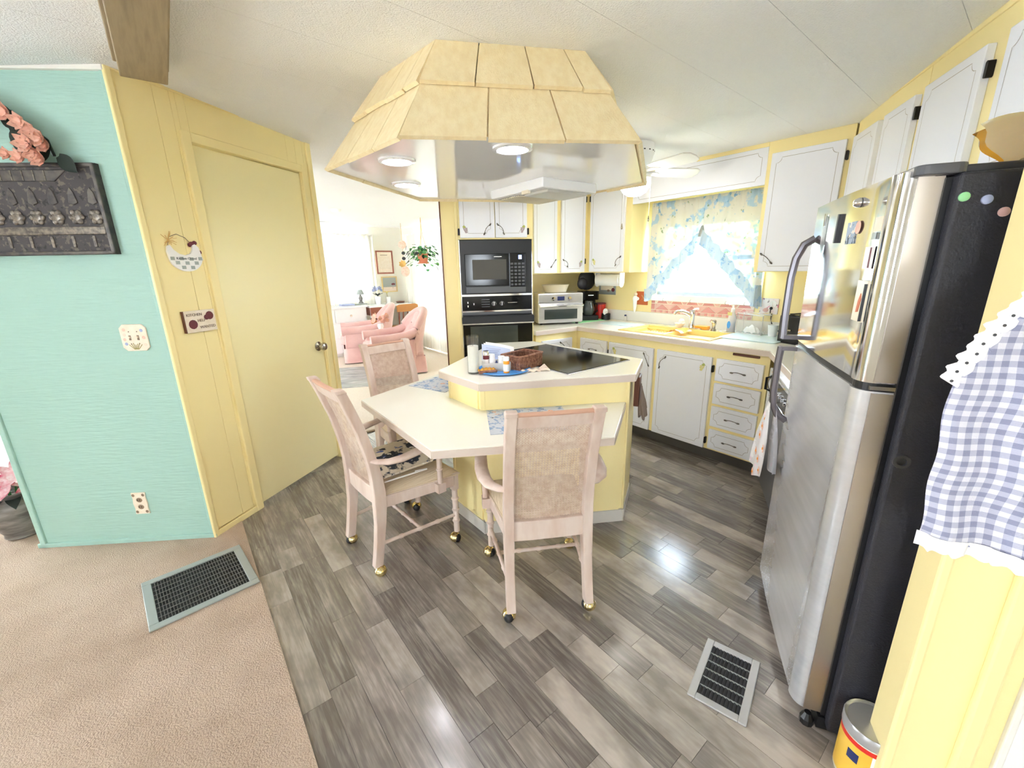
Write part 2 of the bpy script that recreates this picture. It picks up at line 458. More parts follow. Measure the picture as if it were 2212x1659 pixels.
# ceiling
for side, (sa, sb) in enumerate(((.155, 3.70), (-3.5, .0))):
    par = B()
    za, zb = ceil_z(sa), ceil_z(sb)
    par._a([(sa, -5, za + .012), (sb, -5, zb + .012), (sb, 8.1, zb + .012), (sa, 8.1, za + .012),
            (sa, -5, za + .08), (sb, -5, zb + .08), (sb, 8.1, zb + .08), (sa, 8.1, za + .08)],
           [(0,1,2,3),(7,6,5,4),(0,4,5,1),(1,5,6,2),(2,6,7,3),(3,7,4,0)])
    c = struct(place(par.to('ceiling', 'ceiling_stipple'), HS))
    bm_ = B()._a([(sa, .0008, za), (sb, .0008, zb), (sb, .3892, zb), (sa, .3892, za),
                  (sa, .0008, za + .013), (sb, .0008, zb + .013), (sb, .3892, zb + .013), (sa, .3892, za + .013)],
                 [(0,1,2,3),(7,6,5,4),(0,4,5,1),(1,5,6,2),(2,6,7,3),(3,7,4,0)]).mesh('ceiling_panel', 'ceiling_stipple')
    for k in range(34):
        o = bpy.data.objects.new('ceiling_panel', bm_); COL.objects.link(o); o.parent = c; o.location = (0, .77 - .39 * 14.7 + .39 * .7 + .39 * k - .01, 0)
        if o.location.y + .39 > 8.1: bpy.data.objects.remove(o)
struct(place(B().box(-.02, .175, 2.30, 8.1, 2.312, 2.39).to('ceiling_ridge', 'ceiling_stipple'), HS))
bmz = 2.225
beam = thing('ridge_beam', 'long brown stained wooden ridge beam running under the ceiling', 'beam', HS, .0775, 2.35)
B().box(-.0775, .0775, -6.8, .18, bmz, 2.40).to('beam_board', 'beam_wood', beam, bevel=.004)
for sx in (-1, 1):
    B().box(sx * .0775 - .012, sx * .0775 + .012, -6.8, .18, 2.275, 2.312).to('cove_strip', 'beam_wood', beam, bevel=.004)
# sink wall with window opening
WX0, WX1, WZ0, WZ1 = -1.30, -.40, 1.165, 1.80
wallbox('wall_back', FS, -2.30, 1.2, .68, .80, 0, 2.3, 'yellow_wall', (WX0, WX1, WZ0, WZ1))
wallbox('wall_oven', FO, -.26, .74, .62, .72, 0, 2.35, 'yellow_wall')
wallbox('wall_pillar', FV, -.735, -.612, 0, .60, 0, 2.35, 'yellow_wall')
wallbox('wall_tower_back', FV, -.735, .06, .60, .68, 0, 2.35, 'yellow_wall')
struct(place(B().box(-.745, -.735, -.006, .68, 0, 2.3).to('trim_2', 'towel_rack_brown'), FV))
struct(place(B().box(-.628, -.606, -.014, .002, 0, 2.3).to('trim_3', 'yellow_paint', bevel=.004), FV))
# right wall behind its upper cabinets
wallbox('wall_right', FU, -.42, 2.0, .33, .43, 0, 2.3, 'yellow_wall')
# wall with the pantry door
DX0, DX1, DZ = .327, 1.074, 2.085
DWX = 1.178
wd = wallbox('wall_door', FD, -.004, DWX, .010, .10, 0, 2.345, 'yellow_wall', (DX0 - .02, DX1 + .02, 0, DZ + .02))
def board(x0, x1, z0, z1, par=wd):
    B().box(x0 + .0008, x1 - .0008, 0, .011, z0, z1).to('panel', 'yellow_paint', par, bevel=.0012)
edges = [0.0, .185, .262, .29]
for a, c in zip(edges, edges[1:]): board(a, c, .04, 2.335)
ed = [.29, .335, .98, 1.055, 1.12]
for a, c in zip(ed, ed[1:]): board(a, c, DZ + .055, 2.335)
board(1.12, DWX, .04, 2.335)
struct(place(B().box(-.012, .018, -.014, .004, 0, 2.335).to('trim_4', 'yellow_paint', bevel=.006), FD))
struct(place(B().box(DWX - .03, DWX + .012, -.012, .11, 0, 2.335).to('trim_5', 'yellow_paint', bevel=.005), FD))
struct(place(B().box(0, DX0 - .05, -.012, .002, 0, .035).to('baseboard_left', 'yellow_paint', bevel=.003), FD))
struct(place(B().box(0, DWX, -.010, .004, 2.30, 2.33).to('trim_6', 'yellow_paint', bevel=.003), FD))
# casing and door
b = B()
for q in ((DX0 - .052, DX0 - .004, 0, DZ + .052), (DX1 + .004, DX1 + .052, 0, DZ + .052)): b.box(q[0], q[1], -.014, .004, q[2], q[3])
b.box(DX0 - .0035, DX1 + .0035, -.0138, .004, DZ + .006, DZ + .0515)
b.box(DX0 - .0195, DX0 - .0045, .0045, .09, 0, DZ + .0195).box(DX1 + .0045, DX1 + .0195, .0045, .09, 0, DZ + .0195).box(DX0 - .004, DX1 + .004, .0045, .09, DZ + .0065, DZ + .019)
struct(place(b.to('trim_7', 'yellow_paint', bevel=.004), FD))
dr = struct(place(B().box(DX0, DX1, .012, .048, .022, DZ).to('door_1', 'yellow_door', bevel=.003), FD))
kb = B().lathe([(.033, 0), (.034, .006), (.020, .011), (.012, .016), (.0115, .032), (.020, .036), (.028, .044), (.029, .055), (.024, .064), (.012, .068), (.0001, .069)], 20)
kb.xf(Matrix.Translation((1.022, .012, .915)) @ Matrix.Rotation(PI / 2, 4, 'X'))
kb.to('door_handle', 'nickel', dr, smooth=True)
# pantry enclosure behind
wallbox('wall_pantry', FD, DWX - .08, DWX, .10, 1.0, 0, 2.3, 'cream_wall')
wallbox('wall_pantry_back', FD, .2, DWX, 1.0, 1.08, 0, 2.3, 'cream_wall')
# teal wall
tw = wallbox('wall_left', FT, -.905, .0, 0, .11, 0, 2.292, 'teal_paint')
struct(place(B().box(-.915, -.885, -.012, .12, 0, 2.29).to('trim_8', 'teal_paint', bevel=.006), FT))
struct(place(B().box(-.02, .006, -.010, .004, .03, 2.285).to('trim_9', 'teal_paint', bevel=.004), FT))
struct(place(B().box(-.93, .012, -.012, .006, 0, .03).to('baseboard_teal', 'teal_paint', bevel=.004), FT))
struct(place(B().box(-.93, .004, -.018, .12, 2.285, 2.34).to('trim_10', 'white_trim', bevel=.004), FT))
# partition beside the fridge
wallbox('wall_partition', FP, 0, .19, 0, .09, 0, 2.3, 'yellow_paint')
struct(place(B().box(-.004, .02, -.004, .094, 0, 2.3).to('trim_11', 'yellow_paint', bevel=.006), FP))
struct(place(B().box(.118, .155, -.016, .004, 0, 2.3).to('trim_12', 'yellow_paint', bevel=.007), FP))
struct(place(B().box(.19, .205, -.012, .09, 0, 2.3).to('trim_13', 'white_trim', bevel=.003), FP))
d2 = struct(place(B().box(.207, 1.02, .004, .045, .01, 2.05).to('door_2', 'white_plastic', bevel=.003), FP))
B().ball((.245, -.02, 1.0), .028, 12, 8).to('door_handle', 'nickel', d2, smooth=True)
wallbox('wall_partition_upper', FP, .19, 1.04, 0, .09, 2.06, 2.3, 'yellow_paint')
wallbox('wall_partition_far', FP, 1.03, 2.6, 0, .09, 0, 2.3, 'yellow_paint')
# outer walls with window openings
wallbox('wall_far_end', FE, -6.9, .1, 0, .12, 0, 2.4, 'cream_wall', (-2.35, -.72, .92, 1.99))
wallbox('wall_far_long', FW, -.1, 4.65, 0, .12, 0, 2.4, 'cream_wall', (.62, 3.3, .28, 1.98))
struct(place(B().box(-6.9, .1, -.03, .004, 2.20, 2.25).to('trim_14', 'white_trim', bevel=.004), FE))
struct(place(B().box(-.1, 4.65, -.03, .004, 2.18, 2.23).to('trim_15', 'white_trim', bevel=.004), FW))
wallbox('wall_living', HS, -3.5, -3.4, -4.7, 8.1, 0, 2.4, 'cream_wall', (-3.5, -3.4, 0, 0)) if False else None
def sidewall(name, s0, s1, t0, t1, ops, mat='cream_wall'):
    b = B(); t = t0
    for a, c, z0, z1 in ops:
        b.box(s0, s1, t, a, 0, 2.4).box(s0, s1, a, c, 0, z0).box(s0, s1, a, c, z1, 2.4); t = c
    b.box(s0, s1, t, t1, 0, 2.4)
    return struct(place(b.to(name, mat), HS))
sidewall('wall_living', -3.5, -3.4, -4.7, 8.1, [(-3.2, -2.4, .9, 1.9), (.35, 1.0, .95, 1.9), (4.6, 6.2, .6, 2.0)])  # out-of-view window openings added and sized for the daylight they let in
def endwall(name, t0, t1, s0, s1, ops, mat='cream_wall'):
    b = B(); s = s0
    for a, c, z0, z1 in ops:
        b.box(s, a, t0, t1, 0, 2.4).box(a, c, t0, t1, 0, z0).box(a, c, t0, t1, z1, 2.4); s = c
    b.box(s, s1, t0, t1, 0, 2.4)
    return struct(place(b.to(name, mat), HS))
endwall('wall_rear', -4.7, -4.6, -3.5, 3.7, [(-2.0, -1.4, 1.0, 1.8)])  # unseen opening behind the camera, put in to admit some daylight
sidewall('wall_rear_side', 3.618, 3.73, -4.7, -1.0, [])
# windows
def window(name, fr, x0, x1, z0, z1, y0, y1, rails, mull=(), mat='white_plastic'):
    w = .035; b = B()
    b.box(x0, x0 + w, y0, y1, z0, z1).box(x1 - w, x1, y0, y1, z0, z1).box(x0, x1, y0, y1, z0, z0 + w).box(x0, x1, y0, y1, z1 - w, z1)
    o = struct(place(b.to(name, mat, bevel=.003), fr))
    for z in rails: B().box(x0 + w, x1 - w, y0 + .01, y1 - .01, z - .018, z + .018).to('window_rail', mat, o)
    for x in mull: B().box(x - .018, x + .018, y0 + .01, y1 - .01, z0 + w, z1 - w).to('window_mullion', mat, o)
    zs = [z0 + w] + list(rails) + [z1 - w]; xs = [x0 + w] + list(mull) + [x1 - w]
    ym = (y0 + y1) / 2
    for a, c in zip(zs, zs[1:]):
        for d, e in zip(xs, xs[1:]): B().box(d, e, ym - .002, ym + .002, a, c).to('pane', 'pane_glass', o)
    return o
w1 = window('window_1', FS, WX0, WX1, WZ0, WZ1, .70, .76, [1.49], (), 'window_metal')
B().box(WX0 - .04, WX1 + .05, .655, .69, WZ0 - .05, WZ0 + .005).to('window_sill', 'white_trim', w1, bevel=.003)
B().box(WX0 - .045, WX0, .660, .684, WZ0 - .05, WZ1 + .05).box(WX1, WX1 + .045, .660, .684, WZ0 - .05, WZ1 + .05).box(WX0, WX1, .660, .684, WZ1, WZ1 + .05).to('window_casing', 'yellow_paint', w1, bevel=.003)
window('window_2', FE, -2.35, -.72, .92, 1.99, .03, .09, [1.45], [-1.54])
window('window_3', FW, .62, 3.3, .28, 1.98, .03, .09, [1.2], [1.5, 2.4])
# ================================================================ cabinetry
def notched(x0, x1, z0, z1, r, k=5):
    P = []
    for cx, cz, a0 in ((x0, z0, 90), (x1, z0, 180), (x1, z1, 270), (x0, z1, 0)):
        for i in range(k + 1):
            a = R(a0 - 90 * i / k); P.append((cx + r * math.cos(a), cz + r * math.sin(a)))
    return P
def ribbon(P, y, w):
    n = len(P); V = []; F = []
    for i in range(n):
        a = Vector(P[i-1]); b = Vector(P[i]); c = Vector(P[(i+1) % n])
        d = (c - a).normalized(); nn = Vector((-d.y, d.x)) * (w / 2)
        V += [(b.x + nn.x, y, b.y + nn.y), (b.x - nn.x, y, b.y - nn.y)]
    for i in range(n):
        j = (i + 1) % n; F.append((2*i, 2*i+1, 2*j+1, 2*j))
    return B()._a(V, F)
def handle(par, x, y, z, ang, L=.085, mat='antique_metal'):
    b = B(); pts = []; rs = []
    for i in range(11):
        u = -1 + .2 * i; pts.append((u * L / 2, -.004 - .016 * (1 - u * u), -.012 * u * u * (1 if True else 0)))
        rs.append(.0026 + .0035 * max(0, abs(u) - .6))
    b.tube(pts, rs, 6)
    for s in (-1, 1):
        b.ball((s * L * .5, -.004, -.011), (.013, .0045, .0065), 8, 5)
    b.xf(Matrix.Translation((x, y, z)) @ Matrix.Rotation(R(ang), 4, 'Y'))
    return b.to('handle', mat, par, smooth=True)
def grapes(par, x, y, z, mat, flip=1):
    b = B()
    for i, (gx, gz) in enumerate([(-.012,.012),(0,.014),(.012,.01),(-.008,.001),(.005,.002),(.014,-.002),(-.002,-.009),(.008,-.011),(.003,-.02),(.012,-.02)]):
        b.ball((x + flip * gx, y, z + gz), (.0065, .0012, .0065), 7, 4)
    g = b.to('grape_decal', mat, par)
    B().prismy([(x - flip*.022, z+.02), (x - flip*.012, z+.034), (x + flip*.002, z+.026), (x + flip*.006, z+.016), (x - flip*.008, z+.012)], y - .0015, y + .001).to('leaf_decal', 'leaf_print', par)
    return g
def cab_door(par, x0, x1, z0, z1, y=0, name='door', hd=None, gp=None, hinge=(), th=.022, inset=.034, notch=.032):
    d = B().box(x0, x1, y - th, y, z0, z1).to(name, 'cabinet_white', par, bevel=.0035)
    yf = y - th - .0007
    ribbon(notched(x0 + inset, x1 - inset, z0 + inset, z1 - inset, min(notch, (z1 - z0) * .2)), yf, .0024).to('groove_line', 'line_brown', d, fix=False)
    if hd: handle(d, hd[0], y - th, hd[1], hd[2], *(hd[3:]))
    if gp: grapes(d, gp[0], y - th - .001, gp[1], gp[2], gp[3] if len(gp) > 3 else 1)
    for hx, hz in hinge:
        B().rrect(hx - .007, hx + .007, y - th * .8, y + .002, hz - .026, hz + .026, .006, 'y').to('hinge', 'hinge_black', d)
    return d
def cabinet(name, label, fr, x0, x1, z0, z1, y0, y1, toe=0, group=None, mat='yellow_paint'):
    t = thing(name, label, 'cabinet', fr, (x0 + x1) / 2, y0, 0, 0, group)
    cxx = (x0 + x1) / 2
    B().box(x0 - cxx, x1 - cxx, 0, y1 - y0, z0 + toe, z1).to('body', mat, t, bevel=.002)
    if toe: B().box(x0 - cxx, x1 - cxx, .055, y1 - y0, z0, z0 + toe).to('toe_kick', 'toe_kick', t)
    return t, cxx
# ---- sink run, base cabinets
CT = .862
t, c = cabinet('base_cabinet', 'narrow yellow base cabinet with one drawer in the corner beside the oven', FS, -1.72, -1.312, 0, CT, .03, .66, .095)
cab_door(t, -1.639 - c, -1.325 - c, .63, .797, 0, 'drawer', hd=(-1.482 - c, .713, 0))
cab_door(t, -1.639 - c, -1.325 - c, .10, .612, 0, 'door', hd=(-1.37 - c, .53, 60))
t, c = cabinet('base_cabinet', 'wide yellow sink base cabinet with two white doors and grape decals', FS, -1.312, -.355, 0, CT, .03, .66, .095)
cab_door(t, -1.300 - c, -.853 - c, .10, .797, 0, hd=(-.90 - c, .705, 62, .1), gp=(-1.235 - c, .725, 'grape_yellow'), hinge=((-1.306 - c, .70), (-1.306 - c, .17)))
cab_door(t, -.818 - c, -.372 - c, .10, .797, 0, hd=(-.772 - c, .705, -62, .1), gp=(-.437 - c, .715, 'grape_yellow', -1), hinge=((-.364 - c, .715), (-.364 - c, .165)))
t, c = cabinet('base_cabinet', 'yellow bank of four stacked white drawers under the counter', FS, -.355, 0, 0, CT, .03, .66, .095)
for z0, z1 in ((.634, .797), (.462, .616), (.288, .442), (.112, .262)):
    cab_door(t, -.340 - c, -.026 - c, z0, z1, 0, 'drawer', hd=(-.183 - c, (z0 + z1) / 2 + .008, 0), inset=.026, notch=.03)
t2 = thing('towel_bar', 'short brown wooden towel bar under the counter above the drawers', 'towel bar', FS, -.15, .03, .842)
B().tube([(-.085, -.008, 0), (.085, -.008, 0)], .0085, 8).to('bar', 'towel_rack_brown', t2, smooth=True)
# ---- short run
t, c = cabinet('base_cabinet', 'yellow base cabinet with white drawer front between oven and sink corner', FO, -.455, .03, 0, CT, .03, .20, .095)
cab_door(t, -.40 - c, -.045 - c, .64, .80, 0, 'drawer', hd=(-.16 - c, .735, 60))
cab_door(t, -.40 - c, -.045 - c, .10, .62, 0, 'door', hd=(-.09 - c, .55, 60))
# ---- right run
t, c = cabinet('base_cabinet', 'slim yellow base cabinet with white panel next to the dishwasher', FR_, .002, .20, 0, CT, .03, .58, .095)
cab_door(t, .04 - c, .175 - c, .10, .80, 0, 'door', hd=(.14 - c, .72, 70), inset=.022, notch=.02)
dw = thing('dishwasher', 'built-in dishwasher with black control panel and chrome trim', 'dishwasher', FR_, .53, .0)
B().box(-.315, .315, .02, .56, .09, CT - .004).to('body', 'white_plastic', dw)
B().box(-.31, .31, -.012, .02, .13, .665).to('door', 'grey_panel', dw, bevel=.004)
B().box(-.312, .312, -.016, .02, .665, .685).box(-.312, .312, -.016, .02, .80, .815).to('chrome_strip', 'chrome', dw, bevel=.002)
pnl = B().box(-.31, .31, -.014, .02, .686, .80).to('control_panel', 'black_gloss', dw, bevel=.003)
for k in range(4):
    B().lathe([(.011, 0), (.010, .012), (.0001, .013)], 10).xf(Matrix.Translation((-.05 + .06 * k, -.014, .745)) @ Matrix.Rotation(PI/2, 4, 'X')).to('knob', 'chrome', pnl, smooth=True)
B().tube([(-.29, -.014, .70), (-.29, -.04, .71), (-.29, -.04, .78), (-.29, -.014, .79)], .007, 6).to('handle', 'black_plastic', dw, smooth=True)
B().box(-.31, .31, .05, .5, 0, .09).to('toe_kick', 'toe_kick', dw)
t, c = cabinet('base_cabinet', 'yellow filler cabinet squeezed between dishwasher and refrigerator', FR_, .852, 1.06, 0, CT, .03, .58, .095)
# ---- countertop
def pt(fr, x, y): v = fr.w(x, y); return (v.x, v.y)
def fsl(fr, x, y): return FS.inv(*pt(fr, x, y))
ct = thing('countertop', 'long cream laminate countertop with white backsplash around the sink', 'countertop', FS, -.8, .3)
ox, oy = -.8, .3
def sh(P): return [(x - ox, y - oy) for x, y in P]
sl = B()
Lp = [(-1.67, 0), (-1.67, .68), fsl(FO, .70, .60), fsl(FV, .016, .60), fsl(FV, .016, .02), fsl(FO, -.478, .0)]
sl.prism(sh(Lp), CT, .90)
SX0, SX1, SY0, SY1 = -1.235, -.455, .085, .555
for q in ((-1.67, SX0, 0, .68), (SX0, SX1, 0, SY0), (SX0, SX1, SY1, .68), (SX1, 0, 0, .68)): sl.box(q[0]-ox, q[1]-ox, q[2]-oy, q[3]-oy, CT, .90)
Rp = [(0, 0), fsl(FR_, 1.06, 0), fsl(FR_, 1.06, .62), (.36, .68), (0, .68)]
sl.prism(sh(Rp), CT, .90)
sl.to('slab', 'counter_white', ct)
e = B().box(-1.67-ox, 0-ox, -.004-oy, 0-oy, CT - .002, .896)
def edge_on(fr, x0, x1, y=-.004, th=.004):
    P = [fsl(fr, x0, y), fsl(fr, x1, y), fsl(fr, x1, y + th), fsl(fr, x0, y + th)]
    return sh(P)
e.prism(edge_on(FO, -.478, .0), CT - .002, .896); e.prism(edge_on(FR_, 0, 1.06), CT - .002, .896)
e.to('edge_strip', 'counter_edge', ct)
bs = B().box(-2.29-ox, .55-ox, .66-oy, .679-oy, .90, 1.0)
bs.prism(sh([fsl(FO, -.20, .60), fsl(FO, .70, .60), fsl(FO, .70, .618), fsl(FO, -.20, .618)]), .90, 1.0)
bs.to('backsplash', 'white_trim', ct, bevel=.003)
# ---- tile border under the window
tb = thing('tile_border', 'pink patterned ceramic tile border under the kitchen window', 'tiles', FS, -.86, .68, 1.0)
x0, x1 = -.475, .46
B().box(x0, x1, -.010, -.0005, .002, .118).to('grout', 'grout', tb)
def tile(P, dark):
    cx = sum(p[0] for p in P) / len(P); cz = sum(p[1] for p in P) / len(P)
    Q = []
    for px, pz in P:
        d = math.hypot(px - cx, pz - cz); k = max(0, 1 - .0022 * 1.6 / max(d, .004)); Q.append((cx + (px - cx) * k, cz + (pz - cz) * k))
    B().prismy(Q, -.0135, -.009).to('tile', 'tile_pink_dark' if dark else 'tile_pink', tb)
n = 30; w = (x1 - x0) / n
for i in range(n): tile([(x0 + i*w, .004), (x0 + (i+1)*w, .004), (x0 + (i+1)*w, .030), (x0 + i*w, .030)], i % 2)
tile([(x0, .032), (x0 + .04, .032), (x0 + .04, .088), (x0, .088)], True)
tile([(x0, .09), (x0 + .04, .09), (x0 + .04, .116), (x0, .116)], True)
m_ = 6; xs = x0 + .042; w = (x1 - xs) / m_
for i in range(m_):
    a = xs + i * w
    tile([(a, .032), (a + w, .032), (a + w/2, .088)], True)
    if i == 0: tile([(a, .032), (a + w/2, .088), (a, .088)], False)
    tile([(a + w/2, .088), (a + w, .032), (min(a + w*1.5, x1), .088 if i < m_-1 else .088)], False) if i < m_-1 else tile([(a + w/2, .088), (a + w, .032), (a + w, .088)], False)
    tile([(a + w*.12, .091), (a + w*.88, .091), (a + w*.78, .116), (a + w*.22, .116)], True)
    if i < m_ - 1: tile([(a + w*.90, .092), (a + w*1.10, .092), (a + w*1.18, .116), (a + w*.82, .116)], False)
# ---- upper cabinets
UZ0, UZ1 = 1.38, 2.145
t, c = cabinet('wall_cabinet', 'tall narrow two-door wall cabinet above the toaster oven', FO, -.345, .345, UZ0, 2.24, .26, .61)
cab_door(t, -.318 - c, -.050 - c, UZ0 + .008, UZ1, 0, hd=(-.105 - c, UZ0 + .10, -50, .08), gp=(-.265 - c, UZ0 + .085, 'grape_purple'))
cab_door(t, .004 - c, .300 - c, UZ0 + .008, UZ1, 0, hd=(.058 - c, UZ0 + .10, 50, .08), gp=(.245 - c, UZ0 + .085, 'grape_purple', -1), hinge=((.309 - c, UZ0 + .11), (.309 - c, UZ1 - .09)))
t, c = cabinet('wall_cabinet', 'white single-door wall cabinet over the paper towel roll beside the window', FS, -1.905, -1.385, UZ0, 2.24, .36, .675)
cab_door(t, -1.848 - c, -1.446 - c, UZ0 + .008, UZ1, 0, hd=(-1.505 - c, UZ0 + .11, -55, .09), gp=(-1.785 - c, UZ0 + .10, 'grape_yellow'), hinge=((-1.857 - c, UZ1 - .09),))
t, c = cabinet('wall_cabinet', 'white wall cabinet hanging right of the window with spoon handle', FS, -.315, .155, UZ0, 2.24, .36, .675)
cab_door(t, -.283 - c, .123 - c, UZ0 + .006, 2.138, 0, hd=(-.225 - c, UZ0 + .10, 40, .09), gp=(.065 - c, UZ0 + .09, 'grape_yellow', -1), hinge=((.132 - c, 2.05), (.132 - c, UZ0 + .1)))
cv = thing('valance_board', 'white cornice board with notched groove line above the kitchen window', 'valance', FS, -.85, .36, 1.955)
B().box(-.535, .535, 0, .02, 0, .235).to('board', 'cabinet_white', cv, bevel=.003)
ribbon(notched(-.50, .50, .03, .205, .03), -.0007, .0024).to('groove_line', 'line_brown', cv, fix=False)
B().box(-.535, .535, -.002, .022, .235, .30).to('frieze', 'yellow_paint', cv)
t, c = cabinet('wall_cabinet', 'two-door wall cabinet in the corner next to the refrigerator', FU, .012, .748, UZ0, 2.25, 0, .328)
cab_door(t, .040 - c, .352 - c, UZ0 + .008, 2.135, 0, hinge=((.361 - c, 1.55),), th=.026)
cab_door(t, .420 - c, .712 - c, UZ0 + .008, 2.135, 0, hinge=((.721 - c, 2.06),), th=.026)
t, c = cabinet('wall_cabinet', 'short wall cabinet mounted high above the refrigerator', FU, .752, 1.93, 1.70, 2.25, 0, .328)
cab_door(t, .785 - c, 1.168 - c, 1.71, 2.140, 0, hinge=((1.178 - c, 2.06),), th=.026)
cab_door(t, 1.27 - c, 1.70 - c, 1.71, 2.140, 0, th=.026)
struct(place(B().box(-.05, 2.0, -.006, .004, 2.225, 2.25).to('trim_16', 'yellow_paint', bevel=.003), FU))
# ---- oven tower
t = thing('oven_cabinet', 'tall yellow oven cabinet with two small white doors above the microwave', 'cabinet', FV, -.30, 0)
b = B().box(-.31, .312, .0, .60, 1.672, 2.26).box(-.31, -.304, 0, .60, 0, 1.672).box(.305, .312, 0, .60, 0, 1.672).box(-.31, .312, .0, .60, 0, .33).box(-.31, .312, .56, .60, .33, 1.672)
b.to('body', 'yellow_paint', t)
cab_door(t, -.288, -.006, 1.683, 2.14, 0, hd=(-.075, 1.755, -55, .085), gp=(-.245, 1.745, 'grape_purple'), hinge=((-.297, 1.73),))
cab_door(t, .000, .262, 1.683, 2.14, 0, hd=(.052, 1.755, 55, .085), gp=(.225, 1.745, 'grape_purple', -1), hinge=((.271, 1.73),))
mw = thing('microwave', 'black built-in microwave with keypad and glowing clock in the oven cabinet', 'microwave', FV, -.30, 0, 1.232)
B().box(-.303, .303, -.006, .5, 0, .436).to('body', 'black_plastic', mw, bevel=.004)
B().box(-.305, -.298, -.012, 0, 0, .436).box(.298, .305, -.012, 0, 0, .436).box(-.305, .305, -.012, 0, -.006, 0).to('trim_frame', 'chrome', mw)
B().box(-.262, .100, -.022, -.006, .07, .325).to('door', 'black_gloss', mw, bevel=.004)
B().box(-.200, .082, -.0235, -.0215, .120, .280).to('window_mesh', 'micro_window', mw)
B().box(-.02, .045, -.0236, -.0215, .300, .3045).to('badge', 'nickel', mw)
kp = B().box(.108, .250, -.022, -.006, .055, .330).to('keypad', 'black_gloss', mw, bevel=.003)
B().box(.186, .212, -.0235, -.0215, .280, .312).to('clock_display', 'display_blue', kp)
for r_ in range(7):
    for q in range(4):
        B().box(.118 + q * .032, .140 + q * .032, -.0232, -.0215, .068 + r_ * .028, .084 + r_ * .028).to('key_button', 'grey_panel', kp)
B().box(-.258, .246, -.020, -.006, .010, .062).to('vent_strip', 'grey_panel', mw, bevel=.003)
ov = thing('built_in_oven', 'black built-in wall oven with dark glass door below the microwave', 'oven', FV, -.30, 0, .34)
Z = -.34
B().box(-.303, .303, .0, .5, 0, .886).to('body', 'black_plastic', ov)
B().box(-.303, .303, -.012, 0, 1.216 + Z, 1.226 + Z).box(-.303, .303, -.012, 0, 1.084 + Z, 1.096 + Z).box(-.305, -.298, -.012, 0, .0, 1.226 + Z).box(.298, .305, -.012, 0, .0, 1.226 + Z).to('trim_frame', 'chrome', ov)
pnl = B().box(-.297, .297, -.010, .0, 1.097 + Z, 1.215 + Z).to('control_panel', 'black_gloss', ov)
for kx in (-.03, .038):
    kb = B().lathe([(.022, 0), (.021, .004), (.015, .006), (.014, .02), (.0001, .021)], 16).xf(Matrix.Translation((kx, -.010, 1.152 + Z)) @ Matrix.Rotation(PI/2, 4, 'X')).to('knob', 'black_plastic', pnl, smooth=True)
    B().box(kx - .003, kx + .003, -.034, -.028, 1.139 + Z, 1.166 + Z).ball((kx, -.0155, 1.152 + Z), (.017, .002, .017), 14, 4).to('knob_cap', 'white_plastic', kb)
for kx, kz in ((-.25, 1.165), (-.25, 1.135), (-.20, 1.152)): B().box(kx - .004, kx + .004, -.0125, -.0095, kz - .008 + Z, kz + .008 + Z).to('switch', 'white_plastic', pnl)
for r_ in range(4): B().box(-.135, -.065, -.0112, -.0098, 1.125 + r_ * .02 + Z, 1.13 + r_ * .02 + Z).to('label_print', 'grey_panel', pnl)
B().box(.09, .17, -.0112, -.0098, 1.155 + Z, 1.159 + Z).to('label_print', 'nickel', pnl)
B().box(-.297, .297, -.008, 0, 1.062 + Z, 1.084 + Z).to('vent_slot', 'grey_panel', ov)
dd = B().box(-.300, .300, -.03, 0, .42 + Z, 1.056 + Z).to('door', 'black_gloss', ov, bevel=.005)
B().box(-.24, .17, -.0315, -.029, .60 + Z, .965 + Z).to('door_glass', 'oven_window', dd)
B().rrect(-.308, .308, -.07, -.03, .985 + Z, 1.055 + Z, .015, 'y').to('handle', 'black_plastic', dd, bevel=.004)
B().box(-.306, .306, -.0715, -.069, .985 + Z, .995 + Z).to('handle_trim', 'nickel', dd)
B().box(-.300, .300, -.02, 0, .0, .075).to('lower_panel', 'black_plastic', ov)
# ---- island
isl = thing('kitchen_island', 'hexagonal yellow kitchen island with raised counter and lower wraparound table', 'island', None, .15, 2.55, 0)
IX, IY = .15, 2.55
top = [(-.408, 2.296), (-.162, 2.004), (.648, 2.133), (.792, 2.489), (.166, 3.19), (-.137, 3.143)]
base = [(-.352, 2.318), (-.164, 2.081), (.624, 2.181), (.742, 2.475), (.150, 3.125), (-.108, 3.085)]
sh2 = lambda P: [(x - IX, y - IY) for x, y in P]
B().prism(sh2(base), .0, .86).to('core', 'yellow_paint', isl)
def inset(P, d):
    c = Vector((sum(p[0] for p in P) / len(P), sum(p[1] for p in P) / len(P)))
    return [tuple(Vector(p) + (c - Vector(p)).normalized() * d) for p in P]
for i in range(6):
    a = Vector(base[i]); c2 = Vector(base[(i+1) % 6]); d = (c2 - a).normalized(); nn = Vector((d.y, -d.x))
    P = [a + d * .018, c2 - d * .018, c2 - d * .018 + nn * .008, a + d * .018 + nn * .008]
    B().prism(sh2([tuple(p) for p in P]), .075, .86).to('side_panel', 'yellow_paint', isl)
    P = [a - d * .006, c2 + d * .006, c2 + d * .012 + nn * .014, a - d * .012 + nn * .014]
    B().prism(sh2([tuple(p) for p in P]), .0, .075).to('base_strip', 'base_vinyl', isl)
    P = [a - d * .004 + nn * .012, a + d * .022 + nn * .012, a + d * .022, a - d * .004]
    B().prism(sh2([tuple(p) for p in P]), .075, .86).to('corner_post', 'yellow_paint', isl, bevel=.003)
B().prism(sh2(top), .862, .90).to('counter_top', 'counter_white', isl, bevel=.002)
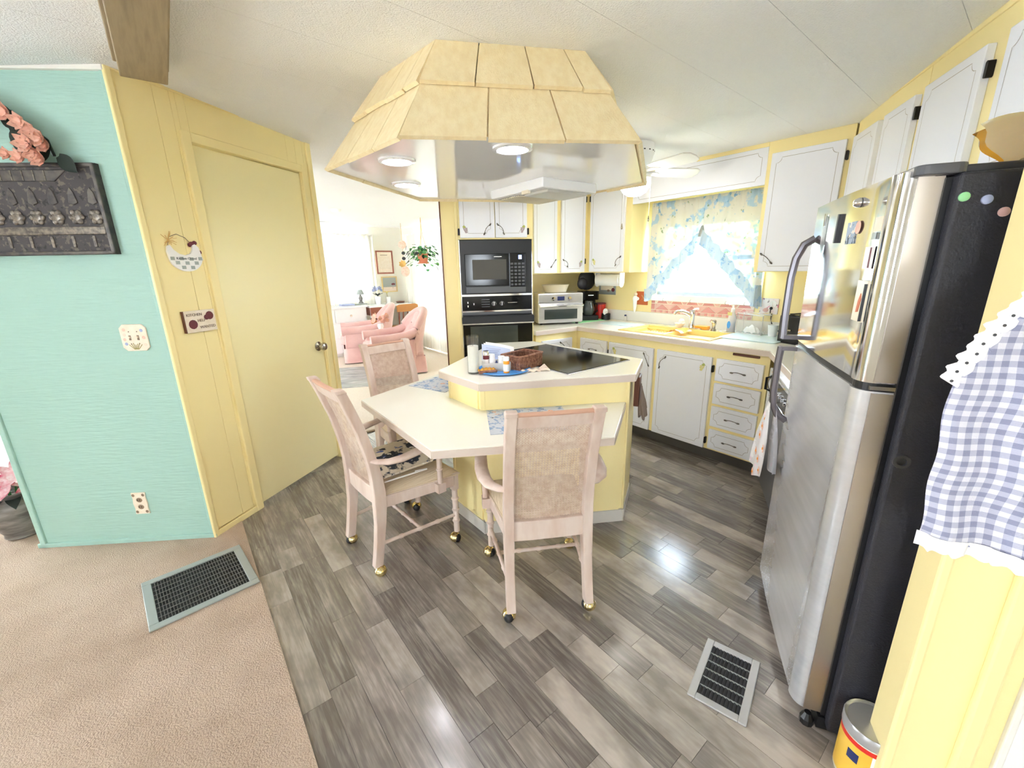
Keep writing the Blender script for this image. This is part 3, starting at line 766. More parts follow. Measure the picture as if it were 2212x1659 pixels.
def edging(P, z0, z1, closed, name):
    n = len(P)
    for i in range(n if closed else n - 1):
        a = Vector(P[i]); c2 = Vector(P[(i+1) % n]); d = (c2 - a).normalized(); nn = Vector((d.y, -d.x)) * .0035
        B().prism(sh2([tuple(a + d*.001), tuple(c2 - d*.001), tuple(c2 - d*.001 + nn), tuple(a + d*.001 + nn)]), z0, z1).to(name, 'counter_edge', isl)
edging(top, .858, .894, True, 'counter_edge')
tabp = [(-.861, 2.297), (-.334, 1.585), (.437, 1.687), (.612, 2.165), base[1] and (.3, 2.145), (-.164, 2.085), (-.352, 2.322), (-.12, 3.08), (-.35, 3.16)]
B().prism(sh2(tabp), .70, .735).to('table_top', 'counter_white', isl, bevel=.0015)
edging([(-.35, 3.16), (-.861, 2.297), (-.334, 1.585), (.437, 1.687), (.612, 2.165)], .697, .730, False, 'table_edge')
# cooktop
ck = thing('cooktop', 'black glass cooktop set into the raised island counter', 'cooktop', None, .274, 2.58, .90, 38.2)
B().box(-.262, .262, -.368, .368, -.004, .004).to('rim', 'steel', ck, bevel=.002)
B().box(-.254, .254, -.360, .360, .003, .0065).to('glass_plate', 'black_gloss', ck)
# ---- range hood
hood = thing('range_hood', 'hexagonal shingled yellow range hood with white underside hanging over the island', 'range hood', None, -.04, 2.40, 1.89)
HX, HY, HZ = -.04, 2.40, 1.89
hb = [(-.372, 1.639), (.491, 1.753), (.782, 2.607), (.284, 3.211), (-.590, 3.016), (-.821, 2.107)]
def hz(p): return ceil_z(HS.inv(*p)[0])
ht = [(p[0] + .33 * (HX - p[0]), p[1] + .33 * (HY - p[1])) for p in hb]
core = B(); n = 6
V = [(p[0]-HX, p[1]-HY, .012) for p in inset(hb, .02)] + [(p[0]-HX, p[1]-HY, hz(p)-HZ) for p in inset(ht, .02)]
core._a(V, [tuple(range(5,-1,-1)), tuple(range(6,12))] + [(i,(i+1)%6,6+(i+1)%6,6+i) for i in range(6)])
core.to('core', 'yellow_shingle', hood)
B().prism([(p[0]-HX, p[1]-HY) for p in inset(hb, .022)], .004, .012).to('underside', 'white_gloss', hood)
def face_pt(i, u, v, off):
    p0 = Vector((hb[i][0]-HX, hb[i][1]-HY, 0)); p1 = Vector((hb[(i+1)%6][0]-HX, hb[(i+1)%6][1]-HY, 0))
    q0 = Vector((ht[i][0]-HX, ht[i][1]-HY, hz(ht[i])-HZ)); q1 = Vector((ht[(i+1)%6][0]-HX, ht[(i+1)%6][1]-HY, hz(ht[(i+1)%6])-HZ))
    a = p0.lerp(q0, v); b = p1.lerp(q1, v); nn = (p1 - p0).cross(q0 - p0).normalized()
    if nn.dot(Vector((p0.x + p1.x, p0.y + p1.y, 0))) < 0: nn = -nn
    return a.lerp(b, u) + nn * off
rs = random.Random(5)
cuts = {0: ([.35, .675], [.28, .585, .85])}
for i in range(6):
    lo, up = cuts.get(i, ([.3 + rs.random()*.08, .66 + rs.random()*.06], [.22 + rs.random()*.06, .5 + rs.random()*.06, .8 + rs.random()*.05]))
    for row, (cut, v0, v1, o0, o1) in enumerate(((lo, -.01, .57, .010, -.004), (up, .52, 1.0, .016, .002))):
        us = [0] + list(cut) + [1]
        for a, c in zip(us, us[1:]):
            g = .0035; j = (rs.random() - .5) * .02; th = .016
            ga, gc = (g if a > 0 else 0), (g if c < 1 else 0)
            pts = [face_pt(i, a + ga, v0 + j, o0), face_pt(i, c - gc, v0 + j, o0), face_pt(i, c - gc, v1, o1), face_pt(i, a + ga, v1, o1)]
            ins = [face_pt(i, a + ga, v0 + j, o0 - th), face_pt(i, c - gc, v0 + j, o0 - th), face_pt(i, c - gc, v1, o1 - th), face_pt(i, a + ga, v1, o1 - th)]
            B()._a(pts + ins, [(0,1,2,3),(7,6,5,4),(0,4,5,1),(1,5,6,2),(2,6,7,3),(3,7,4,0)]).to('shingle', 'yellow_shingle', hood)
for lx, ly in ((-.466, 1.967), (.02, 1.812), (-.549, 2.482)):
    l = B().lathe([(.078, .004), (.078, -.004), (.062, -.007), (.056, -.002), (.056, .004)], 24, (lx-HX, ly-HY, 0)).to('recessed_light', 'white_gloss', hood, smooth=True)
    B().lathe([(.056, .0035), (.050, .003), (.030, .002), (.0001, .002)], 20, (lx-HX, ly-HY, 0)).to('reflector', 'chrome', l, smooth=True)
    for k in range(3):
        an = k * 2.1 + .5; B().ball((lx-HX + .026*math.cos(an), ly-HY + .026*math.sin(an), -.001), (.026, .026, .010), 12, 6).to('bulb', 'bulb', l, smooth=True)
vb = B(); vm = Matrix.Translation((.2-HX, 2.68-HY, 0)) @ Matrix.Rotation(R(-54), 4, 'Z')
vf = B().box(-.24, .24, -.20, .20, -.045, .005).xf(vm).to('vent_unit', 'white_plastic', hood, bevel=.005)
B().box(-.22, -.02, -.16, .16, -.0465, -.044).xf(vm).to('vent_recess', 'dark_grey', vf)
for k in range(12):
    B().box(-.218 + k * .017, -.210 + k * .017, -.158, .158, -.052, -.044).xf(vm).to('vent_slat', 'cream_plastic', vf)
B().box(.02, .22, -.15, .15, -.06, -.044).xf(vm).to('light_lens', 'frosted', vf, bevel=.006)
B().box(.06, .12, -.20, -.185, -.058, -.04).xf(vm).to('switch', 'cream_plastic', vf)
# ================================================================ dining chairs
def sweep(b, path, wx, wy):
    """rectangular section swept along a path lying mostly in z; wx, wy lists of half sizes"""
    V = []; F = []; n = len(path)
    for (x, y, z), a, c in zip(path, wx, wy): V += [(x-a, y-c, z), (x+a, y-c, z), (x+a, y+c, z), (x-a, y+c, z)]
    for i in range(n-1):
        for k in range(4): F.append((4*i+k, 4*i+(k+1)%4, 4*i+4+(k+1)%4, 4*i+4+k))
    F += [(3,2,1,0), tuple(4*(n-1)+k for k in range(4))]
    return b._a(V, F)
def bamboo(b, p, q, r, rings=3, n=10):
    P = Vector(p); Q = Vector(q); pts = []; rs = []
    ts = [0]
    for k in range(1, rings + 1):
        u = k / (rings + 1); ts += [u - .03, u - .012, u + .012, u + .03]
    ts.append(1)
    for i, u in enumerate(ts):
        pts.append(P.lerp(Q, u)); j = (i - 1) % 4
        rs.append(r if i in (0, len(ts)-1) or j in (0, 3) else r * 1.32)
    return b.tube(pts, rs, n)
def caster(par, x, y, an):
    b = B().tube([(x, y, .055), (x, y, .085)], .009, 8)
    c = B(); ox, oy = .014 * math.cos(an), .014 * math.sin(an)
    c.ball((x + ox, y + oy, .028), (.030, .030, .0285), 12, 8)
    o = c.to('caster', 'brass', par, smooth=True)
    b.to('caster_stem', 'brass', o, smooth=True)
    B().ball((x + ox*1.1 + .012*math.cos(an+2.2), y + oy*1.1 + .012*math.sin(an+2.2), .0255), (.0235, .0235, .0255), 12, 8).to('caster_wheel', 'black_plastic', o, smooth=True)
def post_y(z):
    K = [(.06, -.236), (.16, -.218), (.28, -.200), (.40, -.190), (.50, -.192), (.60, -.206), (.75, -.236), (.90, -.284), (.975, -.312)]
    for (a, ya), (c, yc) in zip(K, K[1:]):
        if z <= c: return ya + (yc - ya) * (z - a) / (c - a)
    return K[-1][1]
def make_chair(label):
    t = thing('dining_chair', label, 'chair', None, 0, 0, 0, 0, 'caned dining chairs around the island table')
    W = 'chair_wood'
    for s in (-1, 1):
        zs = [.055, .12, .2, .28, .36, .44, .52, .60, .68, .76, .84, .91, .962]
        b = sweep(B(), [(s * (.168 - .008 * min(1, z)), post_y(z), z) for z in zs], [.0205 if z > .3 else .019 for z in zs], [.022 + .008 * math.exp(-((z - .42) / .14) ** 2) for z in zs])
        b.to('rear_post', W, t, bevel=.004)
        b = sweep(B(), [(s * .160, post_y(.958), .958), (s * .160, post_y(.975) - .003, .978)], [.0245, .0215], [.025, .021]); b.to('post_cap', W, t, bevel=.004)
        b = B(); bamboo(b, (s * .208, .205, .06), (s * .208, .205, .33), .0155, 3); b.tube([(s*.208, .205, .32), (s*.208, .205, .42)], .024, 4); b.to('front_leg', W, t, smooth=True)
        b = B(); bamboo(b, (s * .168, -.205, .165), (s * .208, .195, .165), .0095, 3); b.to('side_stretcher', W, t, smooth=True)
        # arm
        ap = [(.165, -.212, .615), (.195, -.195, .612), (.232, -.155, .612), (.250, -.10, .616), (.256, -.03, .626), (.252, .05, .640), (.244, .12, .652), (.238, .155, .653)]
        b = B().tube([(s * x, y, z) for x, y, z in ap], [.018, .021, .026, .029, .029, .027, .024, .017], 12, flat=.5); b.to('arm', W, t, smooth=True)
        b = B(); bamboo(b, (s * .236, .105, .40), (s * .240, .105, .648), .0135, 2); b.box(min(s*.214, s*.252), max(s*.214, s*.252), .082, .128, .355, .405); b.to('arm_support', W, t, smooth=True)
        caster(t, s * .165, -.236, 2.4 if s < 0 else .5); caster(t, s * .208, .205, 3.6 if s < 0 else 4.6)
    b = B(); bamboo(b, (-.19, .0, .165), (.19, .0, .165), .009, 3); b.to('cross_stretcher', W, t, smooth=True)
    # seat rail
    pl_ = [(-.150, -.185), (.150, -.185), (.176, -.16), (.232, .19), (.20, .232), (-.20, .232), (-.232, .19), (-.176, -.16)]
    B().prism(pl_, .35, .412).to('seat_rail', W, t, bevel=.006)
    def seat(u, v):
        y = -.172 + .402 * v; hw = .162 + .068 * min(1, v * 1.1); x = hw * (2*u - 1)
        e = min(u, 1-u, v, 1-v); z = .412 + .045 * (1 - math.exp(-e * 11)) + .012 * math.sin(PI*u) * math.sin(PI*v)
        return (x, y, z)
    b = B().grid(seat, 16, 14); b.prism([(-.162, -.172), (.162, -.172), (.230, .19), (.23, .23), (-.23, .23), (-.23, .19)], .408, .416); b.to('seat', 'seat_fabric', t, smooth=True)
    # back rails
    def rail(z0, z1, name, th=.013):
        b = B(); V = []
        for z in (z0, z1):
            for x, dy in ((-.152, 0), (-.07, -.006), (.07, -.006), (.152, 0)):
                for y in (-th, th): V.append((x, post_y(z) + dy + y, z))
        F = []
        for i in range(3): F += [(2*i, 2*i+2, 2*i+3, 2*i+1), (8+2*i, 8+2*i+1, 8+2*i+3, 8+2*i+2), (2*i, 8+2*i, 8+2*i+2, 2*i+2), (2*i+1, 2*i+3, 8+2*i+3, 8+2*i+1)]
        F += [(0, 1, 9, 8), (6, 14, 15, 7)]
        b._a(V, F).to(name, W, t, bevel=.004)
    rail(.372, .462, 'lower_rail', .016); rail(.905, .958, 'top_rail')
    b = B().tube([(-.15, post_y(.96) - .004, .962), (0, post_y(.96) - .010, .963), (.15, post_y(.96) - .004, .962)], .014, 10, flat=.6); b.to('crest', 'cane_worn', t, smooth=True)
    # cane panel, woven strands with open holes
    b = B(); z0, z1 = .458, .910; xw = .148
    def cy_(x, z): return post_y(z) - .006 * (1 - (x / .15) ** 2) + .004
    nx = 26
    for i in range(nx + 1):
        x = -xw + 2 * xw * i / nx
        for dx in (-.0021, .0021):
            zs = [z0 + (z1 - z0) * k / 8 for k in range(9)]
            V = []
            for z in zs: V += [(x + dx - .0014, cy_(x, z), z), (x + dx + .0014, cy_(x, z), z)]
            b._a(V, [(2*k, 2*k+1, 2*k+3, 2*k+2) for k in range(8)])
    nz = 40
    for i in range(nz + 1):
        z = z0 + (z1 - z0) * i / nz
        for dz in (-.002, .002):
            V = []
            for k in range(5):
                x = -xw + 2 * xw * k / 4
                V += [(x, cy_(x, z) - .0008, z + dz - .0013), (x, cy_(x, z) - .0008, z + dz + .0013)]
            b._a(V, [(2*k, 2*k+1, 2*k+3, 2*k+2) for k in range(4)])
    for sgn in (-1, 1):
        i = 0
        while True:
            off = -xw - (z1 - z0) + i * 2 * xw / nx * 1.0
            if off > xw: break
            x0_, z0_ = off, z0; L = z1 - z0
            a = max(-xw, off); c = min(xw, off + L)
            if c - a > .01:
                V = []
                for k in range(5):
                    x = a + (c - a) * k / 4; z = z0 + (x - off)
                    V += [(sgn * x, cy_(x, z) - .0015, z - .0010), (sgn * x, cy_(x, z) - .0015, z + .0010)]
                b._a(V, [(2*k, 2*k+1, 2*k+3, 2*k+2) for k in range(4)])
            i += 1
    b.to('cane_panel', 'cane', t, fix=False)
    return t
ch = make_chair('pale pink caned armchair on brass casters with bare seat, backed away from the island front')
ch.location = (.110, 1.714, 0); ch.rotation_euler = (0, 0, R(8)); ch.scale = (1, 1, .988)
c2 = copy_tree(ch); c2['label'] = 'pale pink caned armchair on brass casters with a patterned cushion on its seat'
c2.location = (-.610, 2.035, 0); c2.rotation_euler = (0, 0, R(-48))
c3 = copy_tree(ch); c3['label'] = 'pale pink caned armchair facing the table beside the far room carpet'
c3.location = (-.67, 2.70, 0); c3.rotation_euler = (0, 0, R(-136))
# cushion on the second chair
def pillow(u, v, W, D, H, o=(0,0,0), sgn=1):
    x = (2*u - 1) * W; y = (2*v - 1) * D
    k = max(0, (1 - abs(2*u-1) ** 3) * (1 - abs(2*v-1) ** 3)) ** .5
    return (o[0] + x * (1 - .06 * (1 - abs(2*v-1))), o[1] + y * (1 - .06 * (1 - abs(2*u-1))), o[2] + sgn * H * k)
cu = thing('seat_cushion', 'dark blue and cream patterned cushion lying on the chair seat', 'cushion', None, -.60, 2.05, .50, -48)
b = B().grid(lambda u, v: pillow(u, v, .17, .17, .042), 12, 12).grid(lambda u, v: pillow(u, v, .17, .17, .042, sgn=-1), 12, 12)
b.to('cover', 'pillow_print', cu, smooth=True)
B().tube([(-.17, -.17, 0), (.17, -.17, 0), (.17, .17, 0), (-.17, .17, 0)], .006, 6, closed=True).to('piping', 'pillow_print', cu, smooth=True)
B().tube([(.16, -.17, -.03), (.19, -.05, -.02), (.18, .05, -.03), (.15, .0, -.036)], .004, 6).to('tie_cord', 'paper', cu, smooth=True)
# ================================================================ refrigerator
FX = 1.44
fr = thing('refrigerator', 'stainless top-freezer refrigerator with black sides standing beside the partition', 'refrigerator', FR_, FX, .25)
oy_ = .25
lx = lambda x: x - FX
ly = lambda y: y - oy_
X0, X1 = 1.085, 1.815
B().box(lx(X0), lx(X1), ly(-.02), ly(.58), .035, 1.625).to('body', 'fridge_black', fr, bevel=.006)
def door_prof(x0, x1, yb, yf):
    P = [(x0, yb)]
    for k in range(9):
        u = k / 8; P.append((x0 + (x1 - .067 - x0) * u, yf - .006 * math.sin(PI * u)))
    for k in range(7):
        a = R(90 * k / 6); P.append((x1 - .052 + .050 * math.sin(a), yf + .030 - .034 * math.cos(a)))
    P += [(x1, yb)]
    return [(lx(a), ly(c)) for a, c in reversed(P)]
pf = door_prof(1.08, 1.775, -.030, -.105)
B().prism(pf, 1.146, 1.640).to('freezer_door', 'steel_mirror', fr, smooth=True)
B().prism(pf, .058, 1.124).to('fridge_door', 'steel', fr, smooth=True)
B().prism([(x * .995, y + .006) for x, y in pf], 1.124, 1.146).to('door_gap', 'black_plastic', fr)
for z0, z1 in ((1.15, 1.636), (.062, 1.12)): B().box(lx(1.7745), lx(1.7785), ly(-.078), ly(-.031), z0, z1).to('door_side', 'steel_side', fr)
B().box(lx(1.772), lx(1.782), ly(-.085), ly(-.03), 1.13, 1.14).to('hinge_plate', 'nickel', fr)
B().box(lx(1.09), lx(1.785), ly(-.032), ly(-.018), .06, 1.62).to('gasket', 'black_plastic', fr)
B().rrect(lx(1.66), lx(1.80), ly(-.09), ly(.0), 1.626, 1.648, .02).to('hinge_cover', 'grey_panel', fr, bevel=.003)
B().box(lx(1.10), lx(1.79), ly(-.04), ly(.0), .012, .056).to('kick_grille', 'black_plastic', fr)
for q in (1.12, 1.77):
    for y in (-.06, .5): B().lathe([(.02, 0), (.02, .02), (.01, .04)], 10, (lx(q), ly(y), 0)).to('foot', 'black_plastic', fr)
hpts = [(1.125, -.108, 1.53), (1.118, -.138, 1.510), (1.108, -.156, 1.46), (1.105, -.163, 1.39), (1.105, -.163, 1.25), (1.108, -.160, 1.152)]
h1 = B().tube([(lx(a), ly(c), z) for a, c, z in hpts], [.013, .014, .014, .0135, .0135, .0135], 8, ref=(1, 0, 0)); h1.box(lx(1.09), lx(1.12), ly(-.165), ly(-.105), 1.150, 1.166); h1.to('handle', 'handle_grey', fr, smooth=True)
hpts = [(1.108, -.160, 1.118), (1.105, -.163, 1.05), (1.105, -.163, .93), (1.108, -.158, .87), (1.116, -.138, .830), (1.125, -.108, .81)]
h2 = B().tube([(lx(a), ly(c), z) for a, c, z in hpts], [.0135, .0135, .0135, .014, .014, .013], 8, ref=(1, 0, 0)); h2.box(lx(1.09), lx(1.12), ly(-.165), ly(-.105), 1.104, 1.12); h2.to('handle', 'handle_grey', fr, smooth=True)
# things held on the refrigerator
def flat_on_door(name, label, cat, x, z, w, h, mat, th=.0015, rotz=0, group=None):
    dy = -.105 - .006 * math.sin(PI * min(1, (x - 1.08) / .628)) - .001
    t = thing(name, label, cat, FR_, x, dy, z, 0, group)
    o = B().box(-w/2, w/2, -th, .001, -h/2, h/2).to('sheet', mat, t); o.rotation_euler = (0, R(rotz), 0)
    return t
t = flat_on_door('memo_clip', 'narrow clear memo strip hanging from a paperclip on the freezer door', 'clip', 1.235, 1.535, .045, .125, 'clear_plastic')
B().tube([(-.008, -.003, .07), (-.008, -.003, .03), (.006, -.003, .03), (.006, -.003, .062), (-.003, -.003, .062), (-.003, -.003, .04)], .0012, 5).to('paperclip', 'chrome', t)
flat_on_door('marker_pen', 'dark marker pen stuck upright on the freezer door', 'pen', 1.40, 1.545, .012, .085, 'dark_grey', .008, 4)
t = thing('magnetic_hook', 'round chrome magnet hook near the top of the freezer door', 'magnet', FR_, 1.545, -.110, 1.603)
B().lathe([(.013, 0), (.013, .006), (.008, .016), (.0001, .018)], 14).xf(Matrix.Rotation(PI/2, 4, 'X')).to('cap', 'chrome', t, smooth=True)
t = flat_on_door('photo_magnet', 'cut-out grey photograph magnet on the freezer door', 'magnet', 1.515, 1.525, .07, .06, 'photo_print')
B().ball((.052, -.001, .012), (.022, .001, .018), 12, 6).to('second_photo', 'peach_pale', t)
flat_on_door('magnet_card', 'small pale yellow lettered card magnet high on the freezer door', 'magnet', 1.70, 1.535, .045, .034, 'ivory', .004)
flat_on_door('magnet_card', 'tiny square grey magnet between two cards on the freezer door', 'magnet', 1.682, 1.508, .014, .016, 'vent_grey', .004)
t = flat_on_door('magnet_card', 'pale striped card magnet with dark red edge on the freezer door', 'magnet', 1.675, 1.455, .05, .055, 'paper', .004)
B().box(.012, .02, -.005, -.001, -.025, .025).to('stripe', 'maroon', t)
t = flat_on_door('note_pad', 'yellow list pad with red figure and black pen low on the freezer door', 'notepad', 1.680, 1.345, .075, .105, 'cream_plastic', .004)
B().prismy([(-.012, -.03), (.002, -.028), (.010, .005), (.002, .02), (-.008, .0)], -.0055, -.004).to('red_figure', 'terracotta', t)
B().box(.030, .034, -.010, -.003, -.05, .045).to('pen', 'black_plastic', t)
FSD = Fr(FR_.w(X1, 0)[:2], -22)
for (x, z, mt, lb) in ((-.008, 1.575, 'green_mat', 'mint green'), (.030, 1.567, 'lavender', 'lavender blue'), (.062, 1.541, 'pink_velvet', 'rose pink')):
    t = thing('button_magnet', lb + ' round button magnet on the black refrigerator side', 'magnet', FSD, x, -.0, z, 0, 'round magnets on the refrigerator side')
    B().lathe([(.0095, 0), (.0095, .004), (.007, .006), (.0001, .0065)], 16).xf(Matrix.Rotation(PI/2, 4, 'X')).to('button', mt, t, smooth=True)
t = thing('ring_magnet', 'dark rubber ring magnet halfway down the refrigerator side', 'magnet', FSD, -.002, 0, .959)
B().lathe([(.019, 0), (.018, .004), (.011, .004), (.010, 0)], 20).xf(Matrix.Rotation(PI/2, 4, 'X')).to('ring', 'dark_grey', t, smooth=True)
# tray and snack bag on top
t = thing('baking_tray', 'flat dark tray lying on top of the refrigerator', 'tray', FR_, 1.70, .10, 1.625)
B().rrect(-.09, .09, -.16, .24, .0, .018, .03).to('tray', 'dark_grey', t, bevel=.004)
t = thing('snack_bag', 'crumpled golden plastic snack bag on top of the refrigerator', 'bag', FSD, .205, .16, 1.626, 8)
t.scale = (.8, .8, .8)
def bagf(u, v, sgn):
    k = (max(0, 1 - abs(2*u-1) ** 2.2) * max(0, 1 - abs(2*v-1) ** 3)) ** .5
    x = (2*u-1) * .15; z = .012 + .13 * v
    return (x + .01*math.sin(9*v), sgn * (.05 * k + .008 * k * math.sin(14*u + 9*v)) + .16 * (v) - .05 + .01*math.sin(11*u), z + .05 * u + .012 * math.sin(8*u))
B().grid(lambda u, v: bagf(u, v, -1), 18, 14).grid(lambda u, v: bagf(u, v, 1), 18, 14).to('bag', 'bag_gold', t, smooth=True)
B().grid(lambda u, v: (bagf(u, v, -1)[0]*1.04, bagf(u, v, -1)[1] - .014 - .02*v, bagf(u, v, -1)[2] + .02*v), 14, 10).to('clear_film', 'bag_clear', t, smooth=True)
# dish towel on the lower handle
t = thing('dish_towel', 'white daisy print dish towel knotted on the lower refrigerator handle', 'towel', FR_, 1.108, -.160, .865)
def tw(u, v, side):
    w_ = .022 + .060 * min(1, v * 1.3) ; x = (2*u - 1) * w_
    return (x + .012 * v * side, side * (.012 + .018 * v) + .012 * math.sin(3.1 * PI * u + 1.2 * side) * min(1, 2*v), -.30 * v * (1 - .05 * side) + .012 * math.cos(2 * PI * u) * v + .016 * (1 - v))
B().grid(lambda u, v: tw(u, v, -1), 18, 16).to('front_fold', 'daisy_towel', t, smooth=True)
B().grid(lambda u, v: tw(u, v, 1), 18, 16).to('back_fold', 'daisy_towel', t, smooth=True)
rs = random.Random(2)
for k in range(9):
    u, v = .15 + .7 * rs.random(), .2 + .75 * rs.random(); p = Vector(tw(u, v, -1))
    B().ball((p.x, p.y - .002, p.z), (.0065, .003, .0065), 8, 4).to('daisy_centre', 'orange_plastic', t)
    q = B()
    for j in range(8):
        a = j * PI / 4; q.ball((p.x + .013 * math.cos(a), p.y - .0012, p.z + .013 * math.sin(a)), (.006, .0012, .006), 6, 4)
    q.to('daisy_petals', 'lily' if False else 'peach_pale', t)
# formula can on the floor
t = thing('formula_can', 'round powder can with grey plastic lid and yellow red label on the floor', 'can', None, .996, .878, 0, -20)
t.scale = (.90, .90, 1.25)
B().lathe([(.071, 0), (.073, .004), (.073, .138), (.071, .142)], 32).to('body', 'cream_plastic', t, smooth=True)
def arc(a0, a1, z0, z1, r_, mat, name, k=14):
    b = B(); b.grid(lambda u, v: (r_ * math.cos(R(a0 + (a1 - a0) * u)), r_ * math.sin(R(a0 + (a1 - a0) * u)), z0 + (z1 - z0) * v), k, 1); return b.to(name, mat, t, smooth=True, fix=False)
arc(130, 255, .012, .118, .0736, 'label_yellow', 'yellow_label'); arc(130, 262, .118, .130, .0737, 'red', 'red_band'); arc(255, 400, .012, .118, .0736, 'paper', 'white_label')
for k in range(9):
    arc(262, 330, .022 + k * .0095, .0245 + k * .0095, .0739, 'vent_grey', 'label_print', 6)
arc(208, 232, .075, .10, .0739, 'display_dark', 'label_mark', 5)
B().lathe([(.0755, .134), (.0762, .140), (.0762, .158), (.074, .162), (.068, .160), (.066, .158), (.0001, .158)], 32).to('lid', 'vent_steel', t, smooth=True)
# gingham apron hanging on the partition
ap = thing('gingham_apron', 'blue and white gingham apron with white eyelet lace hanging on the partition', 'apron', FP, .06, -.012, 1.15)
def apf(u, v):
    # v: 0 bottom .. 1 top ; left outline bulges, narrowing to the top
    zl = -.275 + .555 * v
    left = -.135 + .02 * math.sin(v * PI) - .035 * math.sin(v * PI * .9) + max(0, v - .62) * .30
    right = .18 + .02 * v
    x = left + (right - left) * u
    y = -.030 - .014 * math.sin(u * 15 + 2 * v) * (1 - .5 * v) - .02 * math.sin(PI * u) - .006 * math.sin(v * 22 + 5 * u)
    return (x, y, zl + .02 * u * (1 - v) * -1)
g = B().grid(apf, 34, 40); o = g.to('cloth', 'gingham', ap, smooth=True, fix=False)
uvl = o.data.uv_layers.new(name='UVMap')
for lp in o.data.loops:
    i = lp.vertex_index; ii, jj = i % 35, i // 35
    p = o.data.vertices[i].co; uvl.data[lp.index].uv = (p.x / .0245, p.z / .0225)
def lace(u, v, top):
    if not top:
        p = apf(u, 0); return (p[0] - .006 + .004 * math.sin(u * 60), p[1] - .004 - .006 * math.sin(u * 40) * v, p[2] + .012 - .034 * v + .003 * math.sin(u * 90) * v)
    p = apf(0, .60 + .40 * u); return (p[0] - .028 * v + .006 - .004 * math.sin(u * 70) * v, p[1] - .004 - .004 * math.sin(u * 50), p[2] + .018 * v)
B().grid(lambda u, v: lace(u, v, 0), 80, 4).to('lace_hem', 'paper', ap, smooth=True, fix=False)
B().grid(lambda u, v: lace(u, v, 1), 60, 4).to('lace_bib', 'paper', ap, smooth=True, fix=False)
for k in range(12):
    p = lace(.03 + k * .08, .45, 1); B().lathe([(.0028, 0), (.0028, .0006), (.0001, .0006)], 8).xf(Matrix.Translation((p[0], p[1] - .002, p[2])) @ Matrix.Rotation(PI/2, 4, 'X')).to('eyelet', 'dark_grey', ap)
B().tube([(.19, .010, .30), (.19, -.03, .30), (.19, -.035, .32)], .005, 6).to('hook', 'nickel', ap, smooth=True)
# ================================================================ floor registers
vt = thing('floor_register', 'small square steel floor register set in the vinyl near the refrigerator', 'vent', None, .748, 1.178, 0, 0)
def register(t, W, D, rim, nb, nc, fm, sep):
    h_ = .008
    b = B()
    for q in ((-W/2, W/2, -D/2, -D/2 + rim), (-W/2, W/2, D/2 - rim, D/2), (-W/2, -W/2 + rim, -D/2 + rim, D/2 - rim), (W/2 - rim, W/2, -D/2 + rim, D/2 - rim)): b.box(q[0], q[1], q[2], q[3], 0, h_)
    b.to('frame', fm, t, bevel=.003)
    B().box(-W/2 + rim, W/2 - rim, -D/2 + rim, D/2 - rim, -.002, .0015).to('duct', 'vent_dark', t)
    w = W - 2 * rim; d = D - 2 * rim
    if sep:
        for k in range(nb):
            y = -d/2 + d * (k + .5) / nb
            B()._a([(-w/2, y - .004, .0018), (w/2, y - .004, .0018), (w/2, y + .003, .0065), (-w/2, y + .003, .0065)], [(0,1,2,3)]).box(-w/2, w/2, y + .002, y + .0035, .0015, .0066).to('louver', 'dark_grey', t)
        for k in range(1, nc): B().box(-w/2 + w*k/nc - .0012, -w/2 + w*k/nc + .0012, -d/2, d/2, .0015, .0072).to('crossbar', 'vent_grey', t)
    else:
        b = B()
        for k in range(1, nb): b.box(-w/2 + w*k/nb - .001, -w/2 + w*k/nb + .001, -d/2, d/2, .0015, .0062)
        for k in range(1, nc): b.box(-w/2, w/2, -d/2 + d*k/nc - .0008, -d/2 + d*k/nc + .0008, .0015, .0055)
        g = b.to('grille', 'vent_bar', t); g['kind'] = 'stuff'
register(vt, .285, .185, .026, 11, 6, 'vent_steel', True)
vt.rotation_euler = (0, 0, R(52))
vt.location = (.748, 1.178, .0005)
v2 = thing('floor_register', 'large grey metal floor register sunk in the beige carpet', 'vent', None, -1.522, 1.71, .007, 0)
register(v2, .415, .40, .036, 30, 9, 'vent_grey', False)
v2.rotation_euler = (0, 0, R(44))
# ================================================================ sink and counter things
CZ = .90
sk = thing('sink', 'double-bowl golden yellow kitchen sink dropped into the counter', 'sink', FS, -.845, .32, CZ)
b = B(); a0, a1, b0, b1 = -.41, .41, -.25, .25
L0, L1, R0, R1, F0, F1 = -.375, -.012, .018, .375, -.215, .165
for q in ((a0, a1, b0, F0), (a0, a1, F1, b1), (a0, L0, F0, F1), (R1, a1, F0, F1), (L1, R0, F0, F1)): b.box(q[0], q[1], q[2], q[3], -.004, .008)
b.to('rim', 'sink_gold', sk, bevel=.003)
for x0, x1 in ((L0, L1), (R0, R1)):
    q = B(); d = -.17
    q.box(x0 - .004, x0, F0, F1, d, .0).box(x1, x1 + .004, F0, F1, d, .0).box(x0, x1, F0 - .004, F0, d, 0).box(x0, x1, F1, F1 + .004, d, 0).box(x0, x1, F0, F1, d - .004, d)
    bs_ = q.to('basin', 'sink_gold', sk)
    B().lathe([(.036, .0), (.036, .003), (.02, .003), (.0001, .001)], 18, ((x0+x1)/2, -.02, d)).to('drain', 'chrome', bs_, smooth=True)
dr_ = thing('dish_rack', 'ribbed yellow plastic dish rack standing in the left sink bowl', 'dish rack', FS, -1.038, .295, CZ - .165)
q = B()
for k in range(12):
    x = -.15 + k * .027; q.tube([(x, -.16, .01), (x, -.16, .15), ], .003, 5); q.tube([(x, .13, .01), (x, .13, .15)], .003, 5)
q.to('tines', 'sink_gold', dr_)
